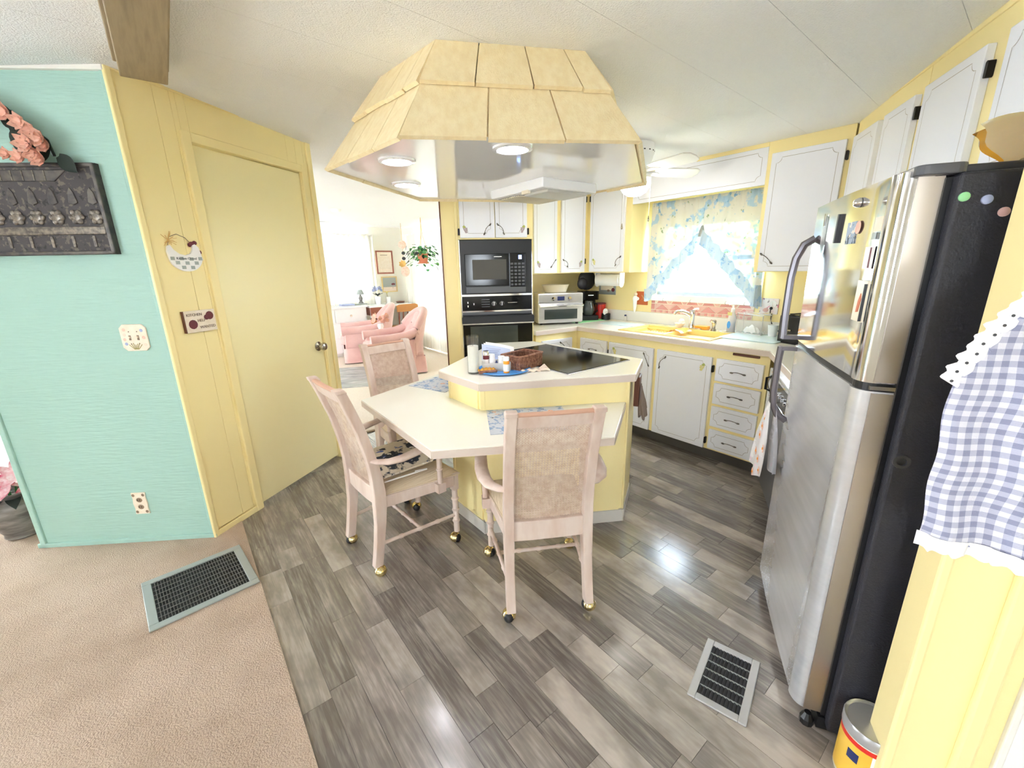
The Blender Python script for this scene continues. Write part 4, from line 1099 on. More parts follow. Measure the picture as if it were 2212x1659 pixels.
B().tube([(-.165, -.165, .155), (.165, -.165, .155), (.165, .135, .155), (-.165, .135, .155)], .006, 6, closed=True).tube([(-.16, -.16, .008), (.16, -.16, .008), (.16, .13, .008), (-.16, .13, .008)], .008, 6, closed=True).to('frame', 'sink_gold', dr_, smooth=True)
# faucet
fc = thing('faucet', 'chrome single-lever kitchen faucet behind the sink divider', 'faucet', FS, -.832, .525, CZ + .008)
B().rrect(-.10, .10, -.028, .028, 0, .01, .025).to('deck_plate', 'chrome', fc, bevel=.003)
B().lathe([(.026, .008), (.024, .03), (.022, .11), (.024, .12), (.024, .145), (.018, .158), (.0001, .16)], 18).to('body', 'chrome', fc, smooth=True)
B().tube([(0, 0, .10), (-.015, -.05, .135), (-.035, -.11, .155), (-.055, -.17, .150), (-.06, -.18, .135)], [.016, .015, .014, .013, .012], 10).to('spout', 'chrome', fc, smooth=True)
B().tube([(0, 0, .15), (.02, .0, .165), (.05, .0, .17)], [.012, .009, .008], 8).to('lever', 'white_gloss', fc, smooth=True)
sp = thing('sink_sprayer', 'chrome pull-out sink sprayer standing right of the faucet', 'sprayer', FS, -.632, .515, CZ + .008)
B().lathe([(.022, 0), (.020, .012), (.014, .02), (.013, .05), (.018, .06), (.018, .082), (.012, .09), (.0001, .092)], 16).to('body', 'nickel', sp, smooth=True)
B().tube([(0, 0, .07), (-.02, -.02, .085)], [.012, .011], 8).to('head', 'chrome', sp, smooth=True)
t = thing('scrubber_bowl', 'peach soap dish with round white scrubber beside the faucet', 'dish', FS, -.925, .50, CZ + .008)
B().lathe([(.018, 0), (.02, .004), (.042, .035), (.044, .04), (.038, .038), (.016, .008), (.0001, .008)], 18).to('dish', 'sand', t, smooth=True)
B().ball((.012, .0, .058), .023, 12, 8).to('scrubber', 'white_gloss', t, smooth=True)
t = thing('sponge', 'orange kitchen sponge lying behind the sink', 'sponge', FS, -.745, .545, CZ + .008)
B().box(-.055, .055, -.03, .03, 0, .03).to('foam', 'orange_glow', t, bevel=.006)
t = thing('dish_cloth', 'orange folded dish cloth draped over the sink divider', 'cloth', FS, -.84, .36, CZ + .009)
B().grid(lambda u, v: ((u - .5) * .12 + .01 * math.sin(7*v), (v - .5) * .17, .004 + .012 * abs(math.sin(9*u + 3*v)) * (1 - abs(2*u-1)) - .03 * max(0, abs(2*u-1) - .5)), 14, 12).to('cloth', 'orange_glow', t, smooth=True)
# soap bottle on saucer
t = thing('soap_saucer', 'flat white saucer under the blue soap bottle', 'saucer', FS, -.515, .565, CZ)
B().lathe([(.03, 0), (.07, .004), (.085, .010), (.083, .012), (.06, .006), (.0001, .005)], 24).to('saucer', 'white_gloss', t, smooth=True)
t = thing('soap_bottle', 'blue dish soap bottle with white pump and yellow label', 'bottle', FS, -.515, .565, CZ + .006)
B().lathe([(.030, 0), (.033, .005), (.033, .085)], 18, sx=1, sy=.65).to('liquid', 'soap_blue', t, smooth=True)
B().lathe([(.0335, .0), (.034, .10), (.030, .13), (.018, .155), (.014, .165)], 18, sx=1, sy=.65).to('bottle', 'frosted', t, smooth=True)
B().lathe([(.014, .163), (.015, .185), (.010, .19), (.006, .20), (.006, .215), (.016, .217), (.016, .226), (.0001, .228)], 14).to('pump', 'white_plastic', t, smooth=True)
B().tube([(-.005, 0, .222), (-.035, 0, .218)], .005, 8).to('nozzle', 'white_plastic', t, smooth=True)
B().box(-.03, .005, -.0225, -.0215, .135, .16).to('yellow_label', 'grape_yellow', t)
B().ball((-.012, -.0225, .06), (.014, .001, .03), 12, 6).to('front_label', 'blue_plate', t)
# drain board, bag box, cup
t = thing('drain_board', 'pale aqua plastic drain board on the counter right of the sink', 'drain board', FS, -.27, .46, CZ)
B().rrect(-.20, .20, -.20, .18, 0, .010, .03).to('board', 'aqua_mat', t, bevel=.004)
t = thing('bread_bag_holder', 'clear plastic bag stretched over a white square stand', 'bag holder', FS, -.36, .585, CZ + .010, -8)
B().tube([(-.10, -.05, .0), (-.10, -.05, .155), (.10, -.05, .145), (.10, -.05, 0)], .005, 6, closed=True).tube([(-.10, .06, .0), (-.10, .06, .155), (.10, .06, .145), (.10, .06, 0)], .005, 6, closed=True).to('stand', 'white_plastic', t, smooth=True)
def bagw(u, v): return ((2*u-1) * .105, -.058 - .006 * math.sin(8*u + 5*v) * v, .165 * v)
q = B().grid(bagw, 16, 12).grid(lambda u, v: (.105 + .005*math.sin(7*v), -.055 + .12*u, .16 * v), 8, 8).grid(lambda u, v: ((2*u-1)*.105, -.055 + .12*v, .158 + .006*math.sin(9*u)), 10, 4)
q.to('bag', 'clear_plastic', t, smooth=True)
B().grid(lambda u, v: ((2*u-1)*.07, (2*v-1)*.035, .012 + .05 * math.sin(PI*u) * math.sin(PI*v) + .01*math.sin(17*u + 11*v)), 12, 8).to('crumpled_paper', 'paper', t, smooth=True)
t = thing('paper_cup', 'small plain white cup beside the black toaster', 'cup', FS, -.200, .545, CZ + .010)
B().lathe([(.026, 0), (.036, .085), (.037, .086), (.033, .084), (.024, .004), (.0001, .004)], 18).to('cup', 'white_plastic', t, smooth=True)
t = thing('toaster', 'black toaster with rounded top standing beside the refrigerator', 'toaster', FS, .03, .47, CZ, -20)
P = []
for k in range(9):
    a = R(180 - 180 * k / 8); P.append((.085 * math.cos(a) * 1.0, .15 + .05 * math.sin(a)))
P += [(.088, .01), (-.088, .01)]
B().prismy(P, -.13, .13).to('shell', 'black_gloss', t, smooth=True, bevel=.006)
for y in (-.134, .134): B().box(-.09, .09, y - .006, y + .006, .0, .19).to('end_panel', 'black_plastic', t, bevel=.01)
B().box(-.05, -.02, -.10, .10, .194, .2015).box(.02, .05, -.10, .10, .194, .2015).to('slot', 'vent_dark', t)
B().box(-.015, .015, -.155, -.14, .09, .10).to('lever', 'nickel', t)
t = thing('outlet_plate', 'pink floral outlet cover on the wall right of the window', 'outlet', FS, -.296, .679, 1.118)
B().rrect(-.066, .066, -.008, 0, -.060, .060, .008, 'y').to('plate', 'floral_plate', t, bevel=.002)
B().ball((.03, -.0085, .02), (.022, .002, .026), 14, 6).to('flower_print', 'paper', t); B().ball((-.02, -.0085, -.03), (.02, .002, .016), 12, 6).to('flower_print', 'pink_velvet', t)
B().ball((.018, -.010, -.015), (.012, .006, .012), 10, 6).to('plug', 'black_plastic', t, smooth=True)
t = thing('power_cord', 'dark toaster cord hanging from the floral outlet plate', 'cord', FS, -.28, .665, .90)
B().tube([(.0, 0, .20), (.01, -.02, .13), (.05, -.04, .07), (.12, -.07, .03), (.20, -.10, .012)], .004, 6).to('cable', 'cord', t, smooth=True)
# mats by the coffee maker
t = thing('cutting_mat', 'translucent aqua cutting mat lying left of the sink', 'mat', FS, -1.47, .40, CZ, 6)
B().rrect(-.19, .19, -.11, .11, 0, .004, .03).to('mat', 'aqua_mat', t)
t = thing('counter_mat', 'mint green place mat under the coffee maker', 'mat', FO, .40, .33, CZ, 0)
B().rrect(-.24, .20, -.17, .17, 0, .004, .03).to('mat', 'green_mat', t)
# coffee maker
cm = thing('coffee_maker', 'black drip coffee maker with its lid raised and glass carafe', 'coffee maker', FO, .44, .33, CZ + .004, -28)
B().rrect(-.095, .095, -.11, .10, 0, .045, .03).to('base', 'black_plastic', cm, bevel=.006)
B().rrect(-.095, .095, .02, .10, .045, .29, .025).to('column', 'black_gloss', cm, bevel=.004)
B().rrect(-.095, .095, -.105, .10, .205, .292, .04).to('brew_head', 'black_gloss', cm, bevel=.005)
B().lathe([(.05, 0), (.062, .03), (.066, .06), (.055, .10), (.042, .125), (.045, .145)], 20, (0, -.035, .048)).to('carafe', 'oven_window', cm, smooth=True)
B().tube([(.05, -.07, .175), (.075, -.10, .16), (.075, -.10, .09), (.055, -.07, .07)], .008, 8).to('carafe_handle', 'black_plastic', cm, smooth=True)
B().ball((0, .06, .40), (.092, .018, .105), 18, 10).to('lid', 'black_plastic', cm, smooth=True)
B().ball((-.055, .03, .365), (.055, .03, .06), 14, 8).to('filter_basket', 'dark_grey', cm, smooth=True)
B().box(-.025, .03, -.1065, -.1045, .248, .256).to('logo_print', 'paper', cm)
t = thing('coffee_can', 'red coffee tin behind the black canister', 'can', FO, .60, .30, CZ + .002)
B().lathe([(.052, 0), (.052, .15), (.050, .155)], 24).to('tin', 'red', t, smooth=True)
B().lathe([(.054, .148), (.054, .162), (.05, .164), (.0001, .163)], 24).to('lid', 'maroon', t, smooth=True)
t = thing('grinder', 'small black canister with round pale face label beside the coffee maker', 'canister', FO, .565, .185, CZ + .002)
B().lathe([(.045, 0), (.046, .008), (.046, .06), (.04, .066), (.0001, .067)], 20).to('body', 'black_plastic', t, smooth=True)
B().ball((-.03, -.02, .085), (.034, .012, .034), 16, 8).to('round_label', 'paper', t, smooth=True)
for k in (-1, 1): B().ball((-.03 + k*.008, -.033, .082), .003, 6, 4).to('label_dot', 'dark_grey', t)
t = thing('spice_jar', 'tiny glass shaker standing against the backsplash', 'shaker', FS, -1.60, .63, CZ)
B().lathe([(.014, 0), (.015, .04), (.010, .05)], 12).to('jar', 'frosted', t, smooth=True); B().lathe([(.011, .048), (.011, .062), (.0001, .064)], 12).to('cap', 'display_dark', t, smooth=True)
# toaster oven with bowl
to = thing('toaster_oven', 'silver countertop toaster oven with two dials below the wall cabinet', 'toaster oven', FO, .02, .335, CZ, -22)
W_, H_ = .225, .30
B().box(-W_, W_, -.15, .17, .018, H_).to('body', 'steel', to, bevel=.008)
B().box(-W_ + .004, W_ - .004, -.156, -.148, .215, .292).to('control_panel', 'vent_steel', to, bevel=.003)
B().box(-.035, .035, -.159, -.155, .232, .270).to('display', 'display_dark', to)
for kx in (-.078, .082): B().lathe([(.024, 0), (.022, .008), (.018, .02), (.0001, .021)], 18).xf(Matrix.Translation((kx, -.155, .250)) @ Matrix.Rotation(PI/2, 4, 'X')).to('dial', 'chrome', to, smooth=True)
d_ = B().box(-W_ + .004, W_ - .004, -.162, -.148, .03, .205).to('door', 'steel', to, bevel=.004)
B().box(-.165, .165, -.1635, -.161, .055, .150).to('door_glass', 'oven_window', d_)
B().tube([(-W_ + .01, -.19, .185), (W_ - .01, -.19, .185)], .010, 8).to('handle', 'chrome', d_, smooth=True)
for q in (-.18, .18):
    for y in (-.11, .13): B().lathe([(.014, 0), (.014, .02)], 8, (q, y, 0)).to('foot', 'black_plastic', to)
t = thing('plastic_bowl', 'cream oval plastic bowl resting on the toaster oven', 'bowl', FO, .03, .36, CZ + .30, -22)
B().lathe([(.09, 0), (.10, .004), (.125, .070), (.132, .074), (.122, .071), (.094, .008), (.0001, .008)], 28, sx=1.08, sy=.85).to('bowl', 'cream_plastic', t, smooth=True)
# wall things around the counter
t = thing('hanging_tile', 'grey green lettered ceramic tile with a red heart on the wall behind the towel roll', 'wall tile', FS, -1.88, .68, 1.255)
B().box(-.11, .11, -.010, 0, -.105, .105).to('tile', 'olive' if False else 'vent_grey', t, bevel=.003)
B().box(-.082, .082, -.012, -.009, -.06, .075).to('inner_panel', 'cream_plastic', t)
text('HOME', .034, 'brown_detail', t, (.015, -.0125, .085)); B().ball((.08, -.0125, -.055), (.022, .002, .02), 12, 6).to('heart', 'maroon', t)
B().ball((.02, -.0125, -.065), (.02, .002, .012), 10, 5).to('motif', 'brown_detail', t)
pt_ = thing('paper_towel_holder', 'white paper towel roll on a white bracket under the wall cabinet', 'paper towels', FS, -1.735, .52, 1.305)
B().lathe([(.058, -.14), (.058, .14)], 28).xf(Matrix.Rotation(PI/2, 4, 'Y')).to('roll', 'paper', pt_, smooth=True)
B().lathe([(.018, -.142), (.018, .142)], 14).xf(Matrix.Rotation(PI/2, 4, 'Y')).to('core', 'skin_paper', pt_, smooth=True)
for s in (-1, 1): B().prismy([(s*.145, .075), (s*.158, .075), (s*.158, -.03), (s*.145, -.03)], -.035, .035).ball((s*.152, 0, -.035), (.008, .036, .035), 14, 8).to('bracket', 'white_gloss', pt_, smooth=True)
B().box(-.16, .16, -.03, .03, .068, .0745).to('mount_plate', 'white_gloss', pt_)
t = thing('copper_plaque', 'square copper plaque on the wall left of the kitchen window', 'plaque', FS, -1.447, .68, 1.130)
B().box(-.066, .066, -.008, 0, -.064, .064).to('plate', 'copper', t, bevel=.003)
B().tube([(-.002, -.009, .03), (.02, -.011, .0), (.002, -.011, -.012)], .003, 6).to('inlay', 'gold_frame', t)
t = thing('angel_figurine', 'small white hanging angel figure in front of the copper plaque', 'ornament', FS, -1.505, .645, 1.10)
B().lathe([(.003, -.11), (.012, -.09), (.018, -.04), (.02, .0), (.026, .02), (.020, .045), (.010, .052), (.0001, .056)], 14).to('gown', 'paper', t, smooth=True)
B().ball((.004, 0, .068), .017, 12, 8).to('head', 'skin_paper', t, smooth=True)
B().ball((.022, .006, .025), (.02, .005, .018), 10, 6).to('wing', 'white_plastic', t, smooth=True); B().tube([(0, 0, .085), (.01, .01, .12)], .0012, 5).to('string', 'paper', t)
t = thing('shelf_box', 'small wooden recipe box on a white bracket at the window side of the cabinet', 'box', FS, -.335, .50, 1.44)
B().box(-.022, .015, -.05, .05, -.01, .12).to('box', 'sand', t, bevel=.003)
B().box(-.026, -.02, -.03, .045, .005, .10).to('card_stack', 'skin_paper', t); B().box(-.03, .02, -.055, .055, -.022, -.010).to('bracket', 'white_plastic', t)
# wall hooks under the window sill
for x, lb in ((-1.20, 'cup hook under the window sill nearest the copper plaque'), (-.93, 'cup hook under the window sill above the scrubber dish'), (-.62, 'cup hook under the window sill above the sink sprayer'), (-.47, 'cup hook under the window sill above the bag holder')):
    t = thing('cup_hook', lb, 'hook', FS, x, .655, 1.135, 0, 'cup hooks under the window sill')
    B().tube([(0, 0, .006), (0, -.012, .0), (0, -.018, -.012), (0, -.010, -.020), (.0, -.003, -.016)], .0018, 6).to('hook', 'nickel', t, smooth=True)
# ================================================================ kitchen valance curtain
cu = thing('curtain_valance', 'floral ruffled swag valance gathered on a rod over the kitchen window', 'curtain', FS, -.845, .62, 1.90)
B().tube([(-.50, 0, .02), (.50, 0, .02)], .008, 8).to('rod', 'white_plastic', cu, smooth=True)
def fold(x, v): return -.012 - .014 * math.sin(x * 62 + 1.5 * math.sin(x * 9)) * (.4 + .6 * v) - .012 * v
def edge_z(s, x):      # lower edge: peak in the middle, long sides
    k = min(1, abs(x) / .50); return -.19 - .50 * k ** 1.05
def panel(s):
    def f(u, v):
        x = s * (.50 - .50 * u); zt = .075; z = zt + (edge_z(s, x) - zt) * v
        y = fold(x, v) + (.012 * math.sin(x * 150) if z > -.02 else 0) * .5 - .006 * math.sin(PI * max(0, min(1, (z + .02) * 8)))
        return (x, y - (.012 if s > 0 else 0), z)
    return f
def ruff(s):
    def f(u, v):
        x = s * (.515 - .50 * u); z0 = edge_z(s, x)
        dx, dz = -s * .45 * .0, -1
        return (x - s * .015 * v, fold(x, 1) - .012 - .016 * v * math.sin(x * 95) - (.012 if s > 0 else 0), z0 + .012 - .115 * v + .006 * math.sin(x * 95))
    return f
for s in (-1, 1):
    B().grid(panel(s), 60, 24).to('panel', 'valance_print', cu, smooth=True, fix=False)
    B().grid(ruff(s), 70, 6).to('ruffle', 'ruffle_print', cu, smooth=True, fix=False)
B().grid(lambda u, v: (.49 + .05 * (u - .5) * (1 + .8*v), -.04 - .03*math.sin(PI*u) - .01*math.sin(20*u), -.62 - .16 * v), 12, 8).to('side_tail', 'ruffle_print', cu, smooth=True, fix=False)
t = thing('window_ornament', 'small bell ornament hanging at the peak of the valance', 'ornament', FS, -.845, .58, 1.66)
B().lathe([(.030, 0), (.022, .05), (.010, .085), (.0001, .09)], 14).to('bell', 'vent_grey', t, smooth=True); B().tube([(0, 0, .088), (0, .01, .14)], .0012, 5).to('string', 'paper', t)
# ================================================================ ceiling fan
fx, fy = .885, 3.2; fz = ceil_z(HS.inv(fx, fy)[0])
fn = thing('ceiling_fan', 'white hugger ceiling fan with lit glass globe and pull chains', 'ceiling fan', None, fx, fy, 0)
B().lathe([(.115, fz + .004), (.118, fz - .03), (.118, fz - .065), (.112, fz - .075), (.10, fz - .12), (.07, fz - .14), (.045, fz - .15), (.045, fz - .18)], 28).to('motor_housing', 'fan_white', fn, smooth=True)
for k in range(18):
    a = 2 * PI * k / 18; B().box(-.006, .006, -.001, .002, -.003, .003).xf(Matrix.Translation((.1185 * math.cos(a), .1185 * math.sin(a), fz - .05)) @ Matrix.Rotation(a + PI/2, 4, 'Z')).to('vent_hole', 'dark_grey', fn)
zb = fz - .165
for k in range(5):
    a = R(12 + 72 * k)
    mt_ = Matrix.Rotation(a, 4, 'Z')
    o = B().prism([(.14, -.045), (.20, -.058), (.44, -.066), (.475, -.045), (.485, 0), (.475, .045), (.44, .066), (.20, .058), (.14, .045)], -.004, .004).xf(mt_ @ Matrix.Translation((0, 0, zb)) @ Matrix.Rotation(R(-15), 4, 'X')).to('blade', 'fan_white', fn, bevel=.002)
    B().tube([(.05, 0, .01), (.10, 0, -.008), (.15, 0, -.008), (.20, .02, -.007)], [.012, .012, .014, .006], 6).xf(mt_ @ Matrix.Translation((0, 0, zb))).to('blade_iron', 'fan_white', fn, smooth=True)
B().lathe([(.05, zb - .015), (.105, zb - .03), (.107, zb - .05), (.10, zb - .055)], 28).to('light_fitter', 'fan_white', fn, smooth=True)
B().lathe([(.100, zb - .052), (.104, zb - .075), (.098, zb - .105), (.078, zb - .135), (.045, zb - .155), (.0001, zb - .162)], 28).to('globe', 'globe_glass', fn, smooth=True)
for (x, y, L) in ((-.09, -.05, .29), (.10, -.03, .24)):
    q = B().tube([(x, y, zb - .06), (x, y, zb - .06 - L)], .0016, 5); q = q.to('pull_chain', 'white_plastic', fn)
    B().lathe([(.002, .03), (.006, .012), (.0075, .0), (.005, -.008), (.0001, -.01)], 10, (x, y, zb - .06 - L - .02)).to('chain_fob', 'nickel', q, smooth=True)
# ================================================================ things on the island
IZ = .90
def it(name, label, cat, x, y, z=IZ, rot=0, group=None): return thing(name, label, cat, None, x, y, z, rot, group)
t = it('glass_candle', 'tall glass cylinder candle filled with white wax at the island corner', 'candle', -.205, 2.215)
B().lathe([(.031, 0), (.033, .004), (.033, .205), (.031, .205), (.030, .008), (.0001, .008)], 24).to('glass', 'glass', t, smooth=True)
B().lathe([(.029, .010), (.029, .150), (.0001, .150)], 24).to('wax', 'wax', t, smooth=True)
B().tube([(0, 0, .15), (.001, 0, .165)], .0012, 5).to('wick', 'dark_grey', t)
t = it('blue_plate', 'round blue plate under the medicine container on the island', 'plate', -.045, 2.27)
B().lathe([(.10, 0), (.135, .004), (.15, .009), (.148, .011), (.10, .006), (.0001, .005)], 36).to('plate', 'blue_plate', t, smooth=True)
t = it('plastic_tub', 'white plastic tub holding medicine bottles on the blue plate', 'tub', -.085, 2.27, IZ + .006, 8)
b = B()
for q in ((-.075, .075, -.048, -.044), (-.075, .075, .044, .048), (-.075, -.071, -.044, .044), (.071, .075, -.044, .044)): b.box(q[0], q[1], q[2], q[3], 0, .045)
b.box(-.075, .075, -.048, .048, 0, .003).to('tub', 'frosted', t)
def bottle(label, x, y, z, r, h, bm, cm_, group=None, fr_lab=None):
    t = it('pill_bottle', label, 'bottle', x, y, z, 0, group)
    B().lathe([(r*.95, 0), (r, .003), (r, h*.72), (r*.8, h*.78)], 16).to('body', bm, t, smooth=True)
    B().lathe([(r*.98, h*.76), (r*.98, h*.98), (r*.9, h), (.0001, h)], 16).to('cap', cm_, t, smooth=True)
    if fr_lab: B().lathe([(r*1.01, h*.1), (r*1.01, h*.55)], 16).to('label', fr_lab, t, smooth=True, fix=False)
    return t
bottle('orange pill bottle with white label standing on the blue plate', -.028, 2.182, IZ + .008, .0165, .085, 'orange_plastic', 'white_plastic', None, 'paper')
bottle('white capped medicine bottle in the front of the plastic tub', -.055, 2.262, IZ + .010, .019, .072, 'white_plastic', 'white_plastic')
bottle('white medicine bottle at the back of the plastic tub', -.110, 2.286, IZ + .010, .019, .078, 'white_plastic', 'white_plastic')
bottle('clear bottle with silver cap and red label beside the candle', -.140, 2.27, IZ + .010, .017, .10, 'maroon', 'chrome', None, 'paper')
t = it('eye_drop_bottle', 'tiny dark blue dropper bottle in the plastic tub', 'bottle', -.082, 2.24, IZ + .010)
B().lathe([(.009, 0), (.009, .035), (.002, .052)], 8).to('cap', 'display_dark', t)
t = it('wrapped_snack', 'crinkled brown and gold wrapped snack bar on the blue plate', 'snack', -.135, 2.205, IZ + .008, 20)
B().grid(lambda u, v: ((2*u-1)*.05, (2*v-1)*.018, .004 + .02*math.sin(PI*v)*(.6 + .4*math.sin(PI*u)) + .003*math.sin(30*u)), 18, 6).to('wrapper', 'bag_gold', t, smooth=True)
B().tube([(-.05, -.022, .006), (.05, -.024, .006)], .008, 6).to('bar', 'wicker', t, smooth=True)
t = it('paper_sheets', 'stack of printed white papers propped up behind the medicine tub', 'papers', -.085, 2.40, IZ, 4)
for k in range(3):
    o = B().grid(lambda u, v: ((u-.5)*.17 + .012*k, .012*k + .10*v + .02*math.sin(PI*u), .004 + .105*v*(1 - .35*u) + .004*k), 10, 6).to('sheet', 'paper' if k else 'paper_blue', t, smooth=True, fix=False)
for k in range(6):
    u0 = .12; v0 = .25 + k * .11
    f = lambda u, v: ((u-.5)*.17, .10*v + .02*math.sin(PI*u) - .0022, .004 + .105*v*(1 - .35*u) + .0022)
    p = [f(.15, v0), f(.55 + .06*(k % 3), v0), f(.55 + .06*(k % 3), v0 + .03), f(.15, v0 + .03)]
    B().quad(*p).to('text_line', 'lavender', t, fix=False)
# wicker basket woven from strands
bk = it('wicker_basket', 'brown woven rectangular wicker basket on the island counter', 'basket', .060, 2.335, IZ + .002, 48)
bw, bd, bh = .095, .062, .075
def loop(z, k): return [(-bw-k, -bd-k, z), (0, -bd-k, z), (bw+k, -bd-k, z), (bw+k, 0, z), (bw+k, bd+k, z), (0, bd+k, z), (-bw-k, bd+k, z), (-bw-k, 0, z)]
b = B()
for k in range(11): b.tube(loop(.004 + k * .0066, .004 * k / 10), .0032, 5, closed=True)
b.to('weave', 'wicker', bk)
b = B().tube(loop(bh + .002, .005), .006, 6, closed=True); b.to('rim', 'wicker', bk, smooth=True)
b = B()
for k in range(13):
    x = -bw + 2*bw*k/12
    for y in (-1, 1): b.tube([(x, y*(bd + .003), .002), (x, y*(bd + .007), bh)], .0026, 5)
for k in range(8):
    y = -bd + 2*bd*k/7
    for x in (-1, 1): b.tube([(x*(bw + .003), y, .002), (x*(bw + .007), y, bh)], .0026, 5)
b.to('stakes', 'wicker', bk); B().box(-bw, bw, -bd, bd, 0, .004).to('bottom', 'wicker', bk)
t = it('crumpled_glove', 'crumpled pale glove lying in front of the wicker basket', 'glove', .11, 2.225, IZ, 12)
B().grid(lambda u, v: ((2*u-1)*.06, (2*v-1)*.018*(1 - .3*u), .002 + .014*math.sin(PI*v)*(1 - .4*abs(2*u-1)) + .004*math.sin(21*u)), 18, 8).to('palm', 'skin_paper', t, smooth=True)
for k in range(3): B().tube([(.045, -.01 + .01*k, .008), (.075, -.014 + .016*k, .012 + .008*k), (.095, -.02 + .02*k, .006)], [.008, .007, .005], 8).to('finger', 'skin_paper', t, smooth=True)
def mat_(name, label, P, z):
    c = (sum(p[0] for p in P)/len(P), sum(p[1] for p in P)/len(P)); t = it(name, label, 'placemat', c[0], c[1], z)
    B().prism([(x - c[0], y - c[1]) for x, y in P], 0, .003).to('cloth', 'placemat_print', t); return t
mat_('placemat', 'printed grey blue placemat on the lower table in front of the chair back', [(-.10, 1.735), (.30, 1.785), (.258, 2.105), (-.135, 2.06)], .7355)
mat_('placemat', 'printed placemat tucked against the island side of the lower table', [(-.655, 2.575), (-.40, 2.41), (-.215, 2.84), (-.42, 2.93)], .7355)
# towel on the island side
tr = thing('towel_rack', 'dark brown wooden towel hook board on the island end', 'towel rack', None, .700, 2.30, .70, 68)
B().prismy([(-.055, -.02), (.05, .0), (.05, .15), (-.055, .15)], -.028, .0).xf(Matrix.Translation((0, -.0, 0))).to('board', 'towel_rack_brown', tr, bevel=.003)
t = thing('hand_towel', 'taupe hand towel hanging in folds on the island end', 'towel', None, .703, 2.276, .795, 68)
def ht_(L, r0, r1, ox, ph):
    def f(u, v):
        a = 2 * PI * u; r = (r0 + (r1 - r0) * min(1, v * 1.4)) * (1 + .28 * v * math.sin(4 * a + ph))
        return (ox * v + r * math.cos(a), -.022 - .02 * v + r * .55 * math.sin(a), -L * v + .012 * math.sin(3 * a + ph) * v)
    return f
B().grid(ht_(.175, .010, .036, -.012, .4), 28, 12).to('fold', 'towel_taupe', t, smooth=True, fix=False)
B().grid(ht_(.135, .010, .026, .040, 1.9), 24, 10).to('fold', 'towel_taupe', t, smooth=True, fix=False)
B().tube([(0, .0, .012), (0, -.022, .008), (0, -.026, -.008)], .006, 8).to('loop', 'towel_taupe', t, smooth=True)
# ================================================================ things on the teal wall and beside the door
t = thing('relief_plaque', 'dark bronze framed relief plaque hanging on the teal wall', 'wall plaque', FT, -.50, 0, 1.735)
W_, H_ = .38, .192
B().box(-W_, W_, -.022, 0, -H_, H_).to('back_plate', 'bronze_patina', t)
b = B()
for q in ((-W_, W_, H_ - .016, H_), (-W_, W_, -H_, -H_ + .016), (-W_, -W_ + .016, -H_, H_), (W_ - .016, W_, -H_, H_)): b.box(q[0], q[1], -.034, -.0, q[2], q[3])
b.to('frame', 'relief_bronze', t, bevel=.004)
rs = random.Random(11)
B().box(-W_ + .02, W_ - .02, -.030, -.02, -.105, -.070).to('raised_band', 'relief_high', t, bevel=.004)
for k in range(9):       # generic ornament: row of leaves and rosettes
    x = -.33 + k * .083
    q = B().ball((x, -.024, -.03), (.026, .008, .03), 12, 8)
    for j in range(6):
        a = j * PI / 3; q.ball((x + .022 * math.cos(a), -.027, -.03 + .022 * math.sin(a)), (.012, .006, .012), 8, 5)
    q.to('rosette', 'relief_high', t, smooth=True)
    B().prismy([(x - .02, .03), (x, .02), (x + .02, .03), (x + .012, .075), (x, .095), (x - .012, .075)], -.027, -.02).to('leaf_relief', 'relief_bronze', t, bevel=.003)
for k in range(8):
    x = -.33 + k * .09; B().box(x - .006, x + .006, -.027, -.02, -.16, -.11).to('flute', 'relief_high', t, bevel=.002)
B().prismy([(-.34, .165), (.26, .165), (.20, .118), (-.34, .118)], -.028, -.02).to('upper_panel', 'relief_bronze', t, bevel=.003)
for k in range(12): B().box(-.33 + k * .045, -.325 + k * .045, -.030, -.027, .121, .162).to('upper_rib', 'relief_high', t)
# flower garland over the plaque
g = thing('flower_garland', 'artificial peach flower garland with dark leaves draped over the plaque', 'garland', FT, -.46, -.03, 2.07)
def petal(b, c, d, up, L, Wd, curl):
    c = Vector(c); d = Vector(d).normalized(); s_ = d.cross(Vector(up)).normalized(); n_ = s_.cross(d)
    V = []
    for i in range(8):
        u = i / 7; w = Wd * math.sin(PI * (.12 + .86 * u)) ; p = c + d * (L * u) + n_ * (curl * u * u)
        V += [p - s_ * w + n_ * .004, p, p + s_ * w + n_ * .004]
    F = []
    for i in range(7): F += [(3*i, 3*i+1, 3*i+4, 3*i+3), (3*i+1, 3*i+2, 3*i+5, 3*i+4)]
    b._a(V, F)
def flower(par, c, n, L, Wd, mat, facing=(0, -1, 0), name='blossom'):
    f = Vector(facing).normalized(); a = f.cross(Vector((0, 0, 1))); a = a.normalized() if a.length > .1 else Vector((1, 0, 0)); e = a.cross(f)
    b = B(); off = rs.random() * 6
    for k in range(n):
        an = off + 2 * PI * k / n; d = a * math.cos(an) + e * math.sin(an) + f * .55
        petal(b, c, d, f, L, Wd, L * .25)
    return b.to(name, mat, par, smooth=True, fix=False)
